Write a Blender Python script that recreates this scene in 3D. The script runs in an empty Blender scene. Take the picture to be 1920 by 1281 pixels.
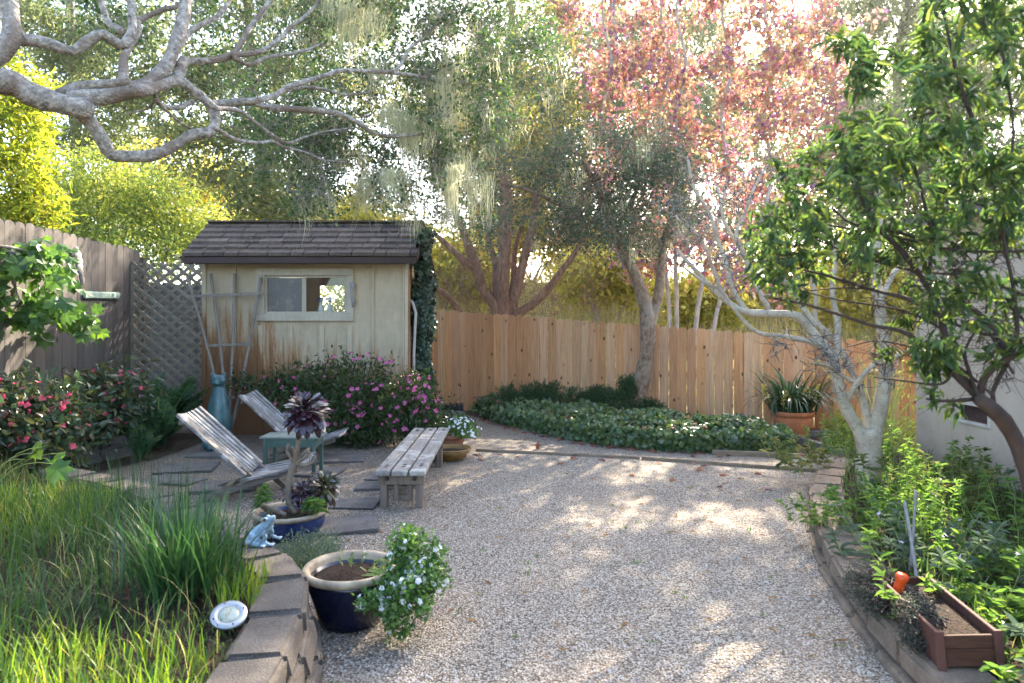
import bpy, bmesh, math, random
import numpy as np
from mathutils import Vector, Matrix, Euler
rad = math.radians
R = np.random.default_rng(7)
random.seed(7)
sc = bpy.context.scene
COL = sc.collection
EYE = 1.65
FPX = 1280.0
HOR = 600.0
# ------------------------------------------------------------------ survey helpers
def at(px, py, d):
    """world point seen at photo pixel (px,py) at distance d in front of the camera"""
    return np.array([(px-960)/FPX*d, d, EYE-(py-HOR)/FPX*d])
def gp(px, py, z=0.0):
    d = (EYE-z)*FPX/(py-HOR)
    return np.array([(px-960)/FPX*d, d, z])
def V3(*a): return np.array(a, dtype=float)
def nrm(a):
    a = np.asarray(a, float)
    return a/np.maximum(np.linalg.norm(a, axis=-1, keepdims=True), 1e-9)
# ------------------------------------------------------------------ object helpers
def tag(o, label=None, cat=None, group=None, kind=None):
    if label: o['label'] = label
    if cat: o['category'] = cat
    if group: o['group'] = group
    if kind: o['kind'] = kind
    return o
def thing(name, label, cat, loc=(0,0,0), group=None, rz=0.0):
    o = bpy.data.objects.new(name, None); COL.objects.link(o)
    o.empty_display_size = 0.1
    o.location = Vector([float(v) for v in loc]); o.rotation_euler = (0, 0, rz)
    return tag(o, label, cat, group)
def rootloc(o):
    l = Vector((0,0,0))
    while o is not None:
        l = l + o.location; o = o.parent
    return np.array(l)
def link(name, me, m, parent=None):
    o = bpy.data.objects.new(name, me); COL.objects.link(o)
    for x in (m if isinstance(m, (list, tuple)) else [m]):
        me.materials.append(x)
    if parent is not None: o.parent = parent
    return o
def mk(name, V, F, m, parent=None, smooth=False, world=True, mi=None):
    """fast mesh from arrays; F is (n,k)"""
    V = np.asarray(V, dtype=np.float32); F = np.asarray(F, dtype=np.int32)
    if parent is not None and world: V = V - rootloc(parent).astype(np.float32)
    me = bpy.data.meshes.new(name)
    n, k = F.shape
    me.vertices.add(len(V)); me.vertices.foreach_set('co', V.ravel())
    me.loops.add(n*k); me.loops.foreach_set('vertex_index', F.ravel())
    me.polygons.add(n); me.polygons.foreach_set('loop_start', np.arange(0, n*k, k, dtype=np.int32))
    me.polygons.foreach_set('use_smooth', np.full(n, bool(smooth)))
    if mi is not None: me.polygons.foreach_set('material_index', np.asarray(mi, dtype=np.int32))
    me.update(calc_edges=True)
    return link(name, me, m, parent)
class MB:
    """collects hand made shapes (mixed polygons)"""
    def __init__(s): s.v = []; s.f = []; s.sm = []
    def add(s, vs, fs, smooth=False):
        b = len(s.v); s.v.extend([tuple(map(float, v)) for v in vs])
        s.f.extend([tuple(int(i)+b for i in f) for f in fs]); s.sm.extend([smooth]*len(fs))
        return s
    def box(s, c, d, rot=None, jitter=0.0):
        hx, hy, hz = d[0]/2, d[1]/2, d[2]/2
        vs = [Vector((x, y, z)) for x in (-hx, hx) for y in (-hy, hy) for z in (-hz, hz)]
        if jitter: vs = [v+Vector([random.uniform(-jitter, jitter) for _ in range(3)]) for v in vs]
        if rot is not None: vs = [rot @ v for v in vs]
        c = Vector([float(x) for x in c])
        s.add([v+c for v in vs], [(0,1,3,2),(4,6,7,5),(0,4,5,1),(2,3,7,6),(0,2,6,4),(1,5,7,3)])
        return s
    def bar(s, a, b, w, t, up=(0,0,1)):
        """square section bar from a to b, w across, t along 'up'"""
        a = Vector([float(x) for x in a]); b = Vector([float(x) for x in b]); d = (b-a); L = d.length; d.normalize()
        u = Vector(up); sd = d.cross(u)
        if sd.length < 1e-4: sd = d.cross(Vector((1,0,0)))
        sd.normalize(); u = sd.cross(d)
        vs = []
        for p in (a, b):
            for x, y in ((-1,-1),(1,-1),(1,1),(-1,1)): vs.append(p+sd*(x*w/2)+u*(y*t/2))
        s.add(vs, [(0,3,2,1),(4,5,6,7),(0,1,5,4),(1,2,6,5),(2,3,7,6),(3,0,4,7)])
        return s
    def hexa(s, q):
        """8 corners: 4 bottom, 4 top (same order, counter clockwise from above)"""
        s.add(q, [(0,3,2,1),(4,5,6,7),(0,1,5,4),(1,2,6,5),(2,3,7,6),(3,0,4,7)]); return s
    def lathe(s, prof, c=(0,0,0), n=32, smooth=True, ex=1.0, wob=0.0, caps=True):
        vs = []; fs = []
        for (r, z) in prof:
            for i in range(n):
                a = 2*math.pi*i/n; rr = r*(1+wob*math.sin(3*a+z*9))
                vs.append((c[0]+rr*math.cos(a)*ex, c[1]+rr*math.sin(a), c[2]+z))
        for j in range(len(prof)-1):
            for i in range(n):
                k = (i+1) % n
                fs.append((j*n+i, j*n+k, (j+1)*n+k, (j+1)*n+i))
        if caps and prof[0][0] > 1e-4: fs.append(tuple(reversed(range(n))))
        if caps and prof[-1][0] > 1e-4: fs.append(tuple((len(prof)-1)*n+i for i in range(n)))
        return s.add(vs, fs, smooth)
    def tube(s, pts, radii, n=8, smooth=True):
        V, F = tubes(np.asarray(pts, float)[None], np.asarray(radii, float)[None]*np.ones((1, len(pts))), n)
        b = [tuple(f) for f in F]
        b += [tuple(reversed(range(n))), tuple(range(len(V)-n, len(V)))]
        return s.add(V, b, smooth)
    def ball(s, c, r, rot=None, seg=16, rings=10):
        vs = []; fs = []
        r = (r, r, r) if not hasattr(r, '__len__') else r
        for j in range(rings+1):
            t = math.pi*j/rings
            for i in range(seg):
                a = 2*math.pi*i/seg
                v = Vector((r[0]*math.sin(t)*math.cos(a), r[1]*math.sin(t)*math.sin(a), r[2]*math.cos(t)))
                if rot is not None: v = rot @ v
                vs.append(v+Vector([float(x) for x in c]))
        for j in range(rings):
            for i in range(seg):
                k = (i+1) % seg
                fs.append((j*seg+i, (j+1)*seg+i, (j+1)*seg+k, j*seg+k))
        return s.add(vs, fs, True)
    def mesh(s, name, off=None, bevel=0.0, seg=1, merge=False):
        me = bpy.data.meshes.new(name)
        vs = s.v if off is None else [(v[0]-off[0], v[1]-off[1], v[2]-off[2]) for v in s.v]
        me.from_pydata(vs, [], s.f); me.polygons.foreach_set('use_smooth', s.sm); me.update()
        if bevel or merge:
            bm = bmesh.new(); bm.from_mesh(me)
            if merge: bmesh.ops.remove_doubles(bm, verts=bm.verts, dist=1e-4)
            if bevel:
                es = [e for e in bm.edges if len(e.link_faces) == 2 and e.calc_face_angle(0) > 0.6]
                bmesh.ops.bevel(bm, geom=es, offset=bevel, segments=seg, affect='EDGES', clamp_overlap=True)
            bm.to_mesh(me); bm.free()
        return me
    def build(s, name, m, parent=None, world=True, bevel=0.0, seg=1, merge=False):
        off = rootloc(parent) if (parent is not None and world) else None
        return link(name, s.mesh(name, off, bevel, seg, merge), m, parent)
    def fused(s, name, m, parent, voxel=0.01, sm=3):
        """one continuous skin over the collected lumps"""
        o = link(name, s.mesh(name), m, None)
        md = o.modifiers.new('r', 'REMESH'); md.mode = 'VOXEL'; md.voxel_size = voxel; md.use_smooth_shade = True
        m2 = o.modifiers.new('s', 'SMOOTH'); m2.iterations = sm; m2.factor = .5
        dg = bpy.context.evaluated_depsgraph_get(); dg.update()
        me = bpy.data.meshes.new_from_object(o.evaluated_get(dg))
        o.modifiers.clear(); o.data = me; me.name = name
        me.polygons.foreach_set('use_smooth', [True]*len(me.polygons))
        off = Vector(rootloc(parent))
        me.transform(Matrix.Translation(-off)); o.parent = parent
        return o
def dup(root, loc, rz, label=None, group=None):
    r = root.copy(); COL.objects.link(r); r.location = Vector([float(v) for v in loc]); r.rotation_euler = (0, 0, rz)
    if label: r['label'] = label
    if group: r['group'] = group
    for ch in list(root.children):
        c = ch.copy(); COL.objects.link(c); c.parent = r
        for g in list(ch.children):
            d = g.copy(); COL.objects.link(d); d.parent = c
    return r
# ------------------------------------------------------------------ geometry generators
def tubes(P, Rr, n=5):
    """batch of tubes. P (B,k,3) R (B,k)"""
    B, k, _ = P.shape
    T = np.gradient(P, axis=1); T = nrm(T)
    mT = np.abs(T.mean(axis=1)); ref = np.eye(3)[np.argmin(mT, axis=1)]
    A = nrm(np.cross(T, ref[:, None, :])); Bn = np.cross(T, A)
    ang = np.arange(n)*2*np.pi/n
    ring = A[:, :, None, :]*np.cos(ang)[None, None, :, None]+Bn[:, :, None, :]*np.sin(ang)[None, None, :, None]
    V = P[:, :, None, :]+ring*Rr[:, :, None, None]
    idx = np.arange(B*k*n).reshape(B, k, n)
    a = idx[:, :-1, :]; b = np.roll(a, -1, axis=2); c = idx[:, 1:, :]; d = np.roll(c, -1, axis=2)
    F = np.stack([a, b, d, c], axis=-1).reshape(-1, 4)
    return V.reshape(-1, 3), F
def smooth_path(pts, n=24):
    P = np.asarray(pts, float)
    if len(P) < 3:
        t = np.linspace(0, 1, n)[:, None]; return P[0]*(1-t)+P[-1]*t
    Q = np.vstack([2*P[0]-P[1], P, 2*P[-1]-P[-2]])
    L = np.concatenate([[0], np.cumsum(np.linalg.norm(np.diff(P, axis=0), axis=1))]); s = np.linspace(0, L[-1], n)
    out = []
    for x in s:
        i = min(max(np.searchsorted(L, x, side='right')-1, 0), len(P)-2)
        t = (x-L[i])/max(L[i+1]-L[i], 1e-9)
        p0, p1, p2, p3 = Q[i:i+4]
        out.append(.5*((2*p1)+(-p0+p2)*t+(2*p0-5*p1+4*p2-p3)*t*t+(-p0+3*p1-3*p2+p3)*t**3))
    return np.array(out)
class Wood:
    """a branching skeleton: traced limbs first, then twigs grown out to crown points"""
    def __init__(s, seed=1): s.paths = []; s.P = []; s.Rd = []; s.rng = np.random.default_rng(seed); s.twigs = None; s.V = []; s.F = []; s.nv = 0
    def _put(s, V, F): s.V.append(V); s.F.append(F+s.nv); s.nv += len(V)
    def limb(s, pts, r0, r1, n=24, sides=9, knob=0.06):
        p = smooth_path(pts, n); t = np.linspace(0, 1, n)
        r = r0*(1-t)+r1*t
        r = r*(1+knob*np.sin(t*17+s.rng.uniform(0, 6))+knob*.7*np.sin(t*41+s.rng.uniform(0, 6)))
        e0 = nrm(p[0]-p[1])*r[0]; e1 = nrm(p[-1]-p[-2])*r[-1]                     # rounded ends
        pp = np.vstack([p[0]+e0*.62, p[0]+e0*.42, p, p[-1]+e1*.4, p[-1]+e1*.6]); rr = np.concatenate([[r[0]*.03, r[0]*.68], r, [r[-1]*.68, r[-1]*.03]])
        V, F = tubes(pp[None], rr[None], sides); s._put(V, F)
        s.P.append(p[1:]); s.Rd.append(r[1:]); return p
    def traced(s, px, d0, d1, w0, w1, n=24, sides=9, knob=.06):
        k = len(px); pts = [at(x, y, d0+(d1-d0)*i/(k-1)) for i, (x, y) in enumerate(px)]
        return s.limb(pts, w0/2/FPX*d0, w1/2/FPX*d1, n, sides, knob)
    def grow(s, targets, wob=.12, rmax=.02, rmin=.003, sag=0.0, k=6, sides=5, taper=.6, reach=None):
        T = np.asarray(targets, float)
        P0 = np.vstack(s.P); R0 = np.concatenate(s.Rd)
        d = np.array([np.min(np.sum((P0-t)**2, axis=1)) for t in T]); T = T[np.argsort(d)]
        cap = len(P0)+len(T)*k; P = np.zeros((cap, 3)); Q = np.zeros(cap); m = len(P0); P[:m] = P0; Q[:m] = R0
        out = np.zeros((len(T), k, 3)); rr = np.zeros((len(T), k)); ok = np.ones(len(T), bool)
        tt = np.linspace(0, 1, k)
        for i, t in enumerate(T):
            j = int(np.argmin(np.sum((P[:m]-t)**2, axis=1))); a = P[j]; L = np.linalg.norm(t-a)
            if reach and L > reach: ok[i] = False
            off = s.rng.normal(0, 1, (k, 3))*wob*L; off[0] = 0; off[-1] *= .3
            p = a+(t-a)*tt[:, None]+off*np.sin(tt*np.pi)[:, None]; p[:, 2] -= sag*L*np.sin(tt*np.pi)
            r0 = min(max(Q[j]*taper, rmin*1.3), rmax, rmin+L*.012); r = r0*(1-tt)+rmin*tt
            out[i] = p; rr[i] = r
            P[m:m+k-1] = p[1:]; Q[m:m+k-1] = r[1:]; m += k-1
        out = out[ok]; rr = rr[ok]
        V, F = tubes(out, rr, sides); s._put(V, F); s.P.append(out[:, 1:].reshape(-1, 3)); s.Rd.append(rr[:, 1:].ravel())
        s.twigs = out if s.twigs is None else np.concatenate([s.twigs, out])
        return out
    def sprigs(s, num, length, r=.0022, k=4, on=None, up=.0):
        """short bare side twigs"""
        src = (s.twigs if on is None else on); i = s.rng.integers(0, len(src), num); j = s.rng.integers(1, src.shape[1], num)
        a = src[i, j]; d = nrm(s.rng.normal(0, 1, (num, 3))+np.array([0, 0, up])); L = length*s.rng.uniform(.4, 1.2, num)
        tt = np.linspace(0, 1, k); p = a[:, None]+d[:, None]*(L[:, None]*tt)[:, :, None]+s.rng.normal(0, .09, (num, k, 3))*L[:, None, None]*tt[None, :, None]
        V, F = tubes(p, np.ones((num, 1))*r*(1-.6*tt)[None], 4); s._put(V, F); return p
    def build(s, name, m, parent): return mk(name, np.vstack(s.V), np.vstack(s.F), m, parent, True)
def around(tw, per, spread, rng, lo=.3):
    """leaf spots round the outer part of each twig"""
    B, k, _ = tw.shape; i = np.repeat(np.arange(B), per); t = rng.uniform(lo, 1, len(i))*(k-1); j = np.minimum(t.astype(int), k-2); f = (t-j)[:, None]
    p = tw[i, j]*(1-f)+tw[i, j+1]*f; dr = nrm(tw[i, j+1]-tw[i, j])
    return p+rng.normal(0, spread, p.shape), dr
# leaf outlines (u along, v across, w out of plane)
LEAF = {
 'dia': ([(0,0,0),(.45,.5,.05),(1,0,-.05),(.45,-.5,.05)], [(0,1,2,3)]),
 'oval': ([(0,0,0),(.28,.46,.08),(.72,.40,.05),(1,0,-.08),(.72,-.40,.05),(.28,-.46,.08)], [(0,3,2,1),(0,5,4,3)]),
 'lance': ([(0,0,0),(.3,.5,.10),(.68,.36,-.02),(1,0,-.28),(.68,-.36,-.02),(.3,-.5,.10)], [(0,3,2,1),(0,5,4,3)]),
 'heart': ([(.06,0,0),(-.08,.28,.06),(.2,.52,.06),(.62,.36,.0),(1,0,-.15),(.62,-.36,0),(.2,-.52,.06),(-.08,-.28,.06)], [(0,1,2,3),(0,3,4,5),(0,5,6,7)]),
}
def star(pts, inner, lobes=5, span=5.2, stem=.0):
    v = [(0.0, 0.0, 0.0)]
    for i in range(lobes*2-1):
        a = -span/2+span*i/(lobes*2-2); r = (1.0-.28*abs(a)/(span/2)) if i % 2 == 0 else inner
        v.append((.32+.62*r*math.cos(a), .62*r*math.sin(a), .05*math.cos(i*2.1)-.10*r*r))
    n = len(v)
    if pts == 'fan':   # quads fanning round the centre
        c = len(v); v.append((.32, 0, .05)); f = []
        ring = list(range(n))
        for i in range(0, n, 2): f.append((c, ring[i], ring[(i+1) % n], ring[(i+2) % n]))
        return v, f
LEAF['maple'] = star('fan', .42)
LEAF['ivy'] = star('fan', .66, 5, 4.6)
LEAF['vine'] = star('fan', .58, 7, 5.0)
LEAF['paddle'] = ([(0,.10,0),(0,-.10,0),(.4,.24,.05),(.4,-.24,.05),(.72,.46,.03),(.72,-.46,.03),(.92,.36,-.04),(.92,-.36,-.04),(1.02,.06,-.09),(1.02,-.06,-.09)], [(0,1,3,2),(2,3,5,4),(4,5,7,6),(6,7,9,8)])
def leaves(P, D, N, L, W, kind='oval'):
    t, f = LEAF[kind]; t = np.array(t, float); f = np.array(f, int); n = len(P)
    D = nrm(D); S = nrm(np.cross(D, N)); N2 = np.cross(S, D)
    L = np.broadcast_to(np.asarray(L, float), (n,)); W = np.broadcast_to(np.asarray(W, float), (n,))
    V = P[:, None]+D[:, None]*(L[:, None]*t[:, 0])[:, :, None]+S[:, None]*(W[:, None]*t[:, 1])[:, :, None]+N2[:, None]*(L[:, None]*t[:, 2])[:, :, None]
    F = (np.arange(n)[:, None, None]*len(t)+f[None]).reshape(-1, f.shape[1])
    return V.reshape(-1, 3), F
def blades(P, H, W, az, lean, k=4, curl=1.0, rng=R):
    """grass blades / strap leaves: arched ribbons"""
    n = len(P); t = np.linspace(0, 1, k+1)
    hx = np.stack([np.cos(az), np.sin(az), 0*az], -1); sd = np.stack([-np.sin(az), np.cos(az), 0*az], -1)
    ang = lean[:, None]*(0.35+curl*t[None]**1.3)           # bending angle from vertical along blade
    dl = H[:, None]/k
    x = np.concatenate([np.zeros((n, 1)), np.cumsum(np.sin(ang[:, :-1])*dl, 1)], 1); z = np.concatenate([np.zeros((n, 1)), np.cumsum(np.cos(ang[:, :-1])*dl, 1)], 1)
    c = P[:, None]+hx[:, None]*x[:, :, None]; c[:, :, 2] += z
    w = W[:, None]*(np.array([.75]+[1-.9*(i/k)**2.2 for i in range(1, k+1)]))[None]/2
    V = np.stack([c-sd[:, None]*w[:, :, None], c+sd[:, None]*w[:, :, None]], 2).reshape(-1, 3)
    b = (np.arange(n)*(k+1)*2)[:, None]+np.arange(k)[None]*2
    F = np.stack([b, b+1, b+3, b+2], -1).reshape(-1, 4)
    return V, F
def rdir(n, up=0.0, rng=R): return nrm(rng.normal(0, 1, (n, 3))+np.array([0, 0, up]))
def cat(*vf):
    V = []; F = []; b = 0; M = []
    for i, (v, f) in enumerate(vf): V.append(v); F.append(f+b); b += len(v); M.append(np.full(len(f), i))
    return np.vstack(V), np.vstack(F), np.concatenate(M)
def petals(P, N, size, n, width=.8, kind='oval', cup=.35, rng=R):
    """n petalled flowers at P facing N"""
    m = len(P); A = nrm(np.cross(N, rdir(m, rng=rng))); B = np.cross(N, A)
    vs = []
    for i in range(n):
        a = 2*np.pi*i/n; D = nrm(A*np.cos(a)+B*np.sin(a)+N*cup)
        vs.append(leaves(P, D, N, size, np.asarray(size)*width, kind))
    k = len(vs[0][0])//m; V = np.stack([v.reshape(m, k, 3) for v, f in vs], 1).reshape(-1, 3); f0 = vs[0][1].reshape(m, -1, 4)[0]
    f1 = np.concatenate([f0+j*k for j in range(n)]); F = (np.arange(m)[:, None, None]*(k*n)+f1[None]).reshape(-1, 4); return V, F
def pieces(name, V, F, per_v, mt, parent, limit=100):
    """countable parts: one object each, the rest past the limit as one"""
    n = len(V)//per_v; fp = len(F)//n; V = V.reshape(n, per_v, 3); F0 = F.reshape(n, fp, -1)[0]
    for i in range(min(n, limit)): mk(name, V[i], F0-F0.min(), mt, parent)
    if n > limit:
        k = n-limit; o = mk(name+'s', V[limit:].reshape(-1, 3), (np.arange(k)[:, None, None]*per_v+(F0-F0.min())[None]).reshape(-1, F0.shape[1]), mt, parent); o['kind'] = 'stuff'
def inpoly(p, poly):
    x, y = p[:, 0], p[:, 1]; c = np.zeros(len(p), bool); n = len(poly)
    for i in range(n):
        x0, y0 = poly[i][:2]; x1, y1 = poly[(i+1) % n][:2]
        c ^= ((y0 > y) != (y1 > y)) & (x < (x1-x0)*(y-y0)/((y1-y0) or 1e-9)+x0)
    return c
def spots(poly, n, z=0.0, rng=R):
    a = np.array([q[:2] for q in poly]); lo, hi = a.min(0), a.max(0); out = np.zeros((0, 2))
    while len(out) < n:
        p = rng.uniform(lo, hi, (n*2, 2)); out = np.vstack([out, p[inpoly(p, a)]])
    return np.column_stack([out[:n], np.full(n, z)])
def seen_box(poly_px, n, d0, d1, rng=R):
    """crown points that fill an outline read off the photo, spread over a real depth"""
    p = spots(poly_px, n, 0, rng); d = rng.uniform(d0, d1, n)
    return np.column_stack([(p[:, 0]-960)/FPX*d, d, EYE-(p[:, 1]-HOR)/FPX*d])
# ------------------------------------------------------------------ materials
MATS = {}
class NT:
    def __init__(s, name):
        s.m = bpy.data.materials.new(name); s.m.use_nodes = True; s.t = s.m.node_tree; s.t.nodes.clear()
        s.out = s.t.nodes.new('ShaderNodeOutputMaterial'); s.co = None
    def n(s, typ, **kw):
        x = s.t.nodes.new('ShaderNode'+typ)
        for k, v in kw.items():
            if k.startswith('_'): setattr(x, k[1:], v)
            else: s.set(x, k.replace('__', ' '), v)
        return x
    def set(s, x, k, v):
        i = x.inputs[int(k[1:])] if (k[0] == 'i' and k[1:].isdigit()) else x.inputs[k]
        if isinstance(v, bpy.types.NodeSocket): s.t.links.new(v, i)
        elif hasattr(v, '__len__') and i.type == 'RGBA' and len(v) == 3: i.default_value = (*v, 1)
        else: i.default_value = v
    def obj(s):
        if s.co is None: s.co = s.t.nodes.new('ShaderNodeTexCoord')
        return s.co.outputs['Object']
    def scale(s, v, loc=(0,0,0)):
        return s.n('Mapping', Vector=s.obj(), Scale=v, Location=loc).outputs[0]
    def noise(s, sc_, det=4, vec=None, rough=.55, dist=0.0):
        return s.n('TexNoise', Vector=vec if vec is not None else s.obj(), Scale=sc_, Detail=det, Roughness=rough, Distortion=dist).outputs['Fac']
    def voro(s, sc_, vec=None, out='Distance', feat='F1', rnd=1.0):
        x = s.n('TexVoronoi', Vector=vec if vec is not None else s.obj(), Scale=sc_, _feature=feat); x.inputs['Randomness'].default_value = rnd
        return x.outputs[out]
    def ramp(s, fac, stops, interp='LINEAR'):
        x = s.n('ValToRGB', Fac=fac); e = x.color_ramp; e.interpolation = interp
        while len(e.elements) > 1: e.elements.remove(e.elements[-1])
        for i, (p, c) in enumerate(stops):
            q = e.elements[0] if i == 0 else e.elements.new(p)
            q.position = p; q.color = (*c, 1) if len(c) == 3 else c
        return x.outputs['Color']
    def val(s, fac, a, b, lo=0.0, hi=1.0):
        x = s.n('MapRange', Value=fac); x.inputs[1].default_value = a; x.inputs[2].default_value = b; x.inputs[3].default_value = lo; x.inputs[4].default_value = hi
        return x.outputs[0]
    def mix(s, f, a, b, mode='MIX'):
        x = s.n('Mix', _data_type='RGBA', _blend_type=mode)
        s.set(x, 'i0', f); s.set(x, 'i6', a); s.set(x, 'i7', b)
        return x.outputs[2]
    def math(s, op, a, b=0.0):
        x = s.n('Math', _operation=op); s.set(x, 'i0', a); s.set(x, 'i1', b); return x.outputs[0]
    def island(s): return s.n('NewGeometry').outputs['Random Per Island']
    def bump(s, h, st=.4, d=.01):
        return s.n('Bump', Height=h, Strength=st, Distance=d).outputs[0]
    def sep(s, v):
        return s.n('SeparateXYZ', Vector=v).outputs
    def pbsdf(s, col, rough=.6, nrm_=None, spec=.4, **kw):
        x = s.n('BsdfPrincipled'); s.set(x, 'Base Color', col); s.set(x, 'Roughness', rough); x.inputs['Specular IOR Level'].default_value = spec
        if nrm_ is not None: s.set(x, 'Normal', nrm_)
        for k, v in kw.items(): s.set(x, k.replace('__', ' '), v)
        return x
    def done(s, sh):
        s.t.links.new(sh.outputs[0] if hasattr(sh, 'outputs') else sh, s.out.inputs[0]); MATS[s.m.name] = s.m; return s.m
def leaf(name, cols, trans=.45, rough=.45, spec=.35, tcol=None, tgain=1.0, sat=1.1):
    """thin leaf: glossy reflecting top plus light let through; each leaf its own shade"""
    s = NT(name); r = s.island(); n = len(cols)
    c = s.ramp(r, [(i/max(n-1, 1), q) for i, q in enumerate(cols)])
    p = s.pbsdf(c, rough, spec=spec)
    tc = s.n('HueSaturation', Color=c, Saturation=sat, Value=1.5*tgain, Hue=.485).outputs[0] if tcol is None else s.mix(.65, c, tcol)
    t = s.n('BsdfTranslucent', Color=tc)
    x = s.n('MixShader'); s.set(x, 'i0', trans); s.t.links.new(p.outputs[0], x.inputs[1]); s.t.links.new(t.outputs[0], x.inputs[2])
    return s.done(x)
def bark(name, a, b, c, sc_=(14,14,5), patch=None, lich=.0, bump=.6, dist=.02):
    s = NT(name); v = s.scale(sc_); n1 = s.noise(1.0, 6, v, .65); n2 = s.noise(3.1, 4, s.obj(), .6)
    col = s.ramp(n1, [(.30, a), (.5, b), (.68, c)])
    if patch: col = s.mix(s.val(n2, .5, .6), col, patch)
    vo = s.voro(2.2, v)
    h = s.math('ADD', n1, s.math('MULTIPLY', vo, .5))
    return s.done(s.pbsdf(col, .85, s.bump(h, bump, dist), .2))
def stucco():
    s = NT('stucco'); o = s.obj(); z = s.sep(o)[2]; n1 = s.noise(1.1, 6, o, .65); st = s.noise(2.5, 6, s.scale((1, 1, .12)), .7)
    c = s.mix(s.val(n1, .35, .7), (.51,.43,.345), (.43,.36,.285)); c = s.mix(s.math('MULTIPLY', s.val(st, .5, .75), .35), c, (.30,.25,.20))
    c = s.mix(s.val(s.math('SUBTRACT', s.math('MULTIPLY', s.noise(3.5, 6, o, .7), .9), z), -.15, .35, 0, .7), c, (.24,.185,.13))
    return s.done(s.pbsdf(c, .92, s.bump(s.math('ADD', s.noise(70, 5), s.math('MULTIPLY', s.noise(14, 4), 1.2)), .6, .006), .15))
def pear_bark():
    """smooth cream bark with dark lenticels, scars and grey green lichen blotches"""
    s = NT('pear_bark'); o = s.obj(); n1 = s.noise(6, 6, o, .65); n2 = s.noise(22, 5, o, .7); v = s.scale((9, 9, 30)); l = s.voro(2.6, v)
    col = s.ramp(n1, [(.32, (.27,.225,.16)), (.5, (.40,.345,.255)), (.66, (.49,.43,.33))])
    col = s.mix(s.val(n2, .56, .66, 0, .8), col, (.24,.205,.155)); col = s.mix(s.val(s.noise(3.2, 6, o, .7), .58, .66, 0, .75), col, (.36,.37,.29))
    col = s.mix(s.math('MULTIPLY', s.val(l, .10, .20, 1, 0), s.val(s.noise(5, 2), .42, .52)), col, (.055,.045,.04))
    return s.done(s.pbsdf(col, .85, s.bump(s.math('ADD', n2, s.math('MULTIPLY', l, .6)), .7, .012), .2))
def wood(name, cols, axis='z', knots=0.0, stain=None, fine=60, bump=.5, rough=.8, kdark=(.05,.025,.015), knotsc=4.5, streak=.5, pale=None):
    s = NT(name); i = {'x':0, 'y':1, 'z':2}[axis]; isl = s.island()
    base = s.ramp(isl, [(k/max(len(cols)-1, 1), q) for k, q in enumerate(cols)])
    sh = s.n('VectorMath', _operation='ADD'); s.t.links.new(s.obj(), sh.inputs[0])
    off = s.n('CombineXYZ', X=s.math('MULTIPLY', isl, 31.0), Y=s.math('MULTIPLY', isl, 17.0), Z=s.math('MULTIPLY', isl, 53.0)); s.t.links.new(off.outputs[0], sh.inputs[1])
    k = [1.0, 1.0, 1.0]; k[i] = .055
    v = s.n('Mapping', Vector=sh.outputs[0], Scale=tuple(k)).outputs[0]
    g = s.noise(fine, 5, v, .62, .6); g2 = s.noise(9, 3, v, .5, 1.2)
    col = s.mix(s.val(g, .38, .66), base, s.n('HueSaturation', Color=base, Value=1-streak).outputs[0])
    col = s.mix(s.math('MULTIPLY', s.val(g2, .45, .7), .35), col, s.n('HueSaturation', Color=base, Value=1.35, Saturation=.9).outputs[0])
    if pale: col = s.mix(s.val(s.noise(5, 4), .52, .62), col, pale)
    if knots:
        q = [1.0, 1.0, 1.0]; q[i] = .62
        d = s.voro(knotsc, s.n('Mapping', Vector=sh.outputs[0], Scale=tuple(q)).outputs[0])
        m = s.val(d, .05*knots, .11*knots, 1.0, 0.0); col = s.mix(m, col, kdark)
    if stain: col = stain(s, col)
    nb = s.bump(g, bump, .004)
    return s.done(s.pbsdf(col, rough, nb, .25))
def plain(name, col, rough=.5, spec=.5, var=.15, nsc=8, bump=0.0, metal=0.0, bd=.01, **kw):
    s = NT(name); n1 = s.noise(nsc, 5)
    c = s.mix(s.val(n1, .3, .7), tuple(x*(1-var) for x in col), tuple(min(x*(1+var), 1) for x in col))
    nb = s.bump(s.noise(nsc*5, 5), bump, bd) if bump else None
    p = s.pbsdf(c, rough, nb, spec, **kw); p.inputs['Metallic'].default_value = metal
    return s.done(p)
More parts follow.
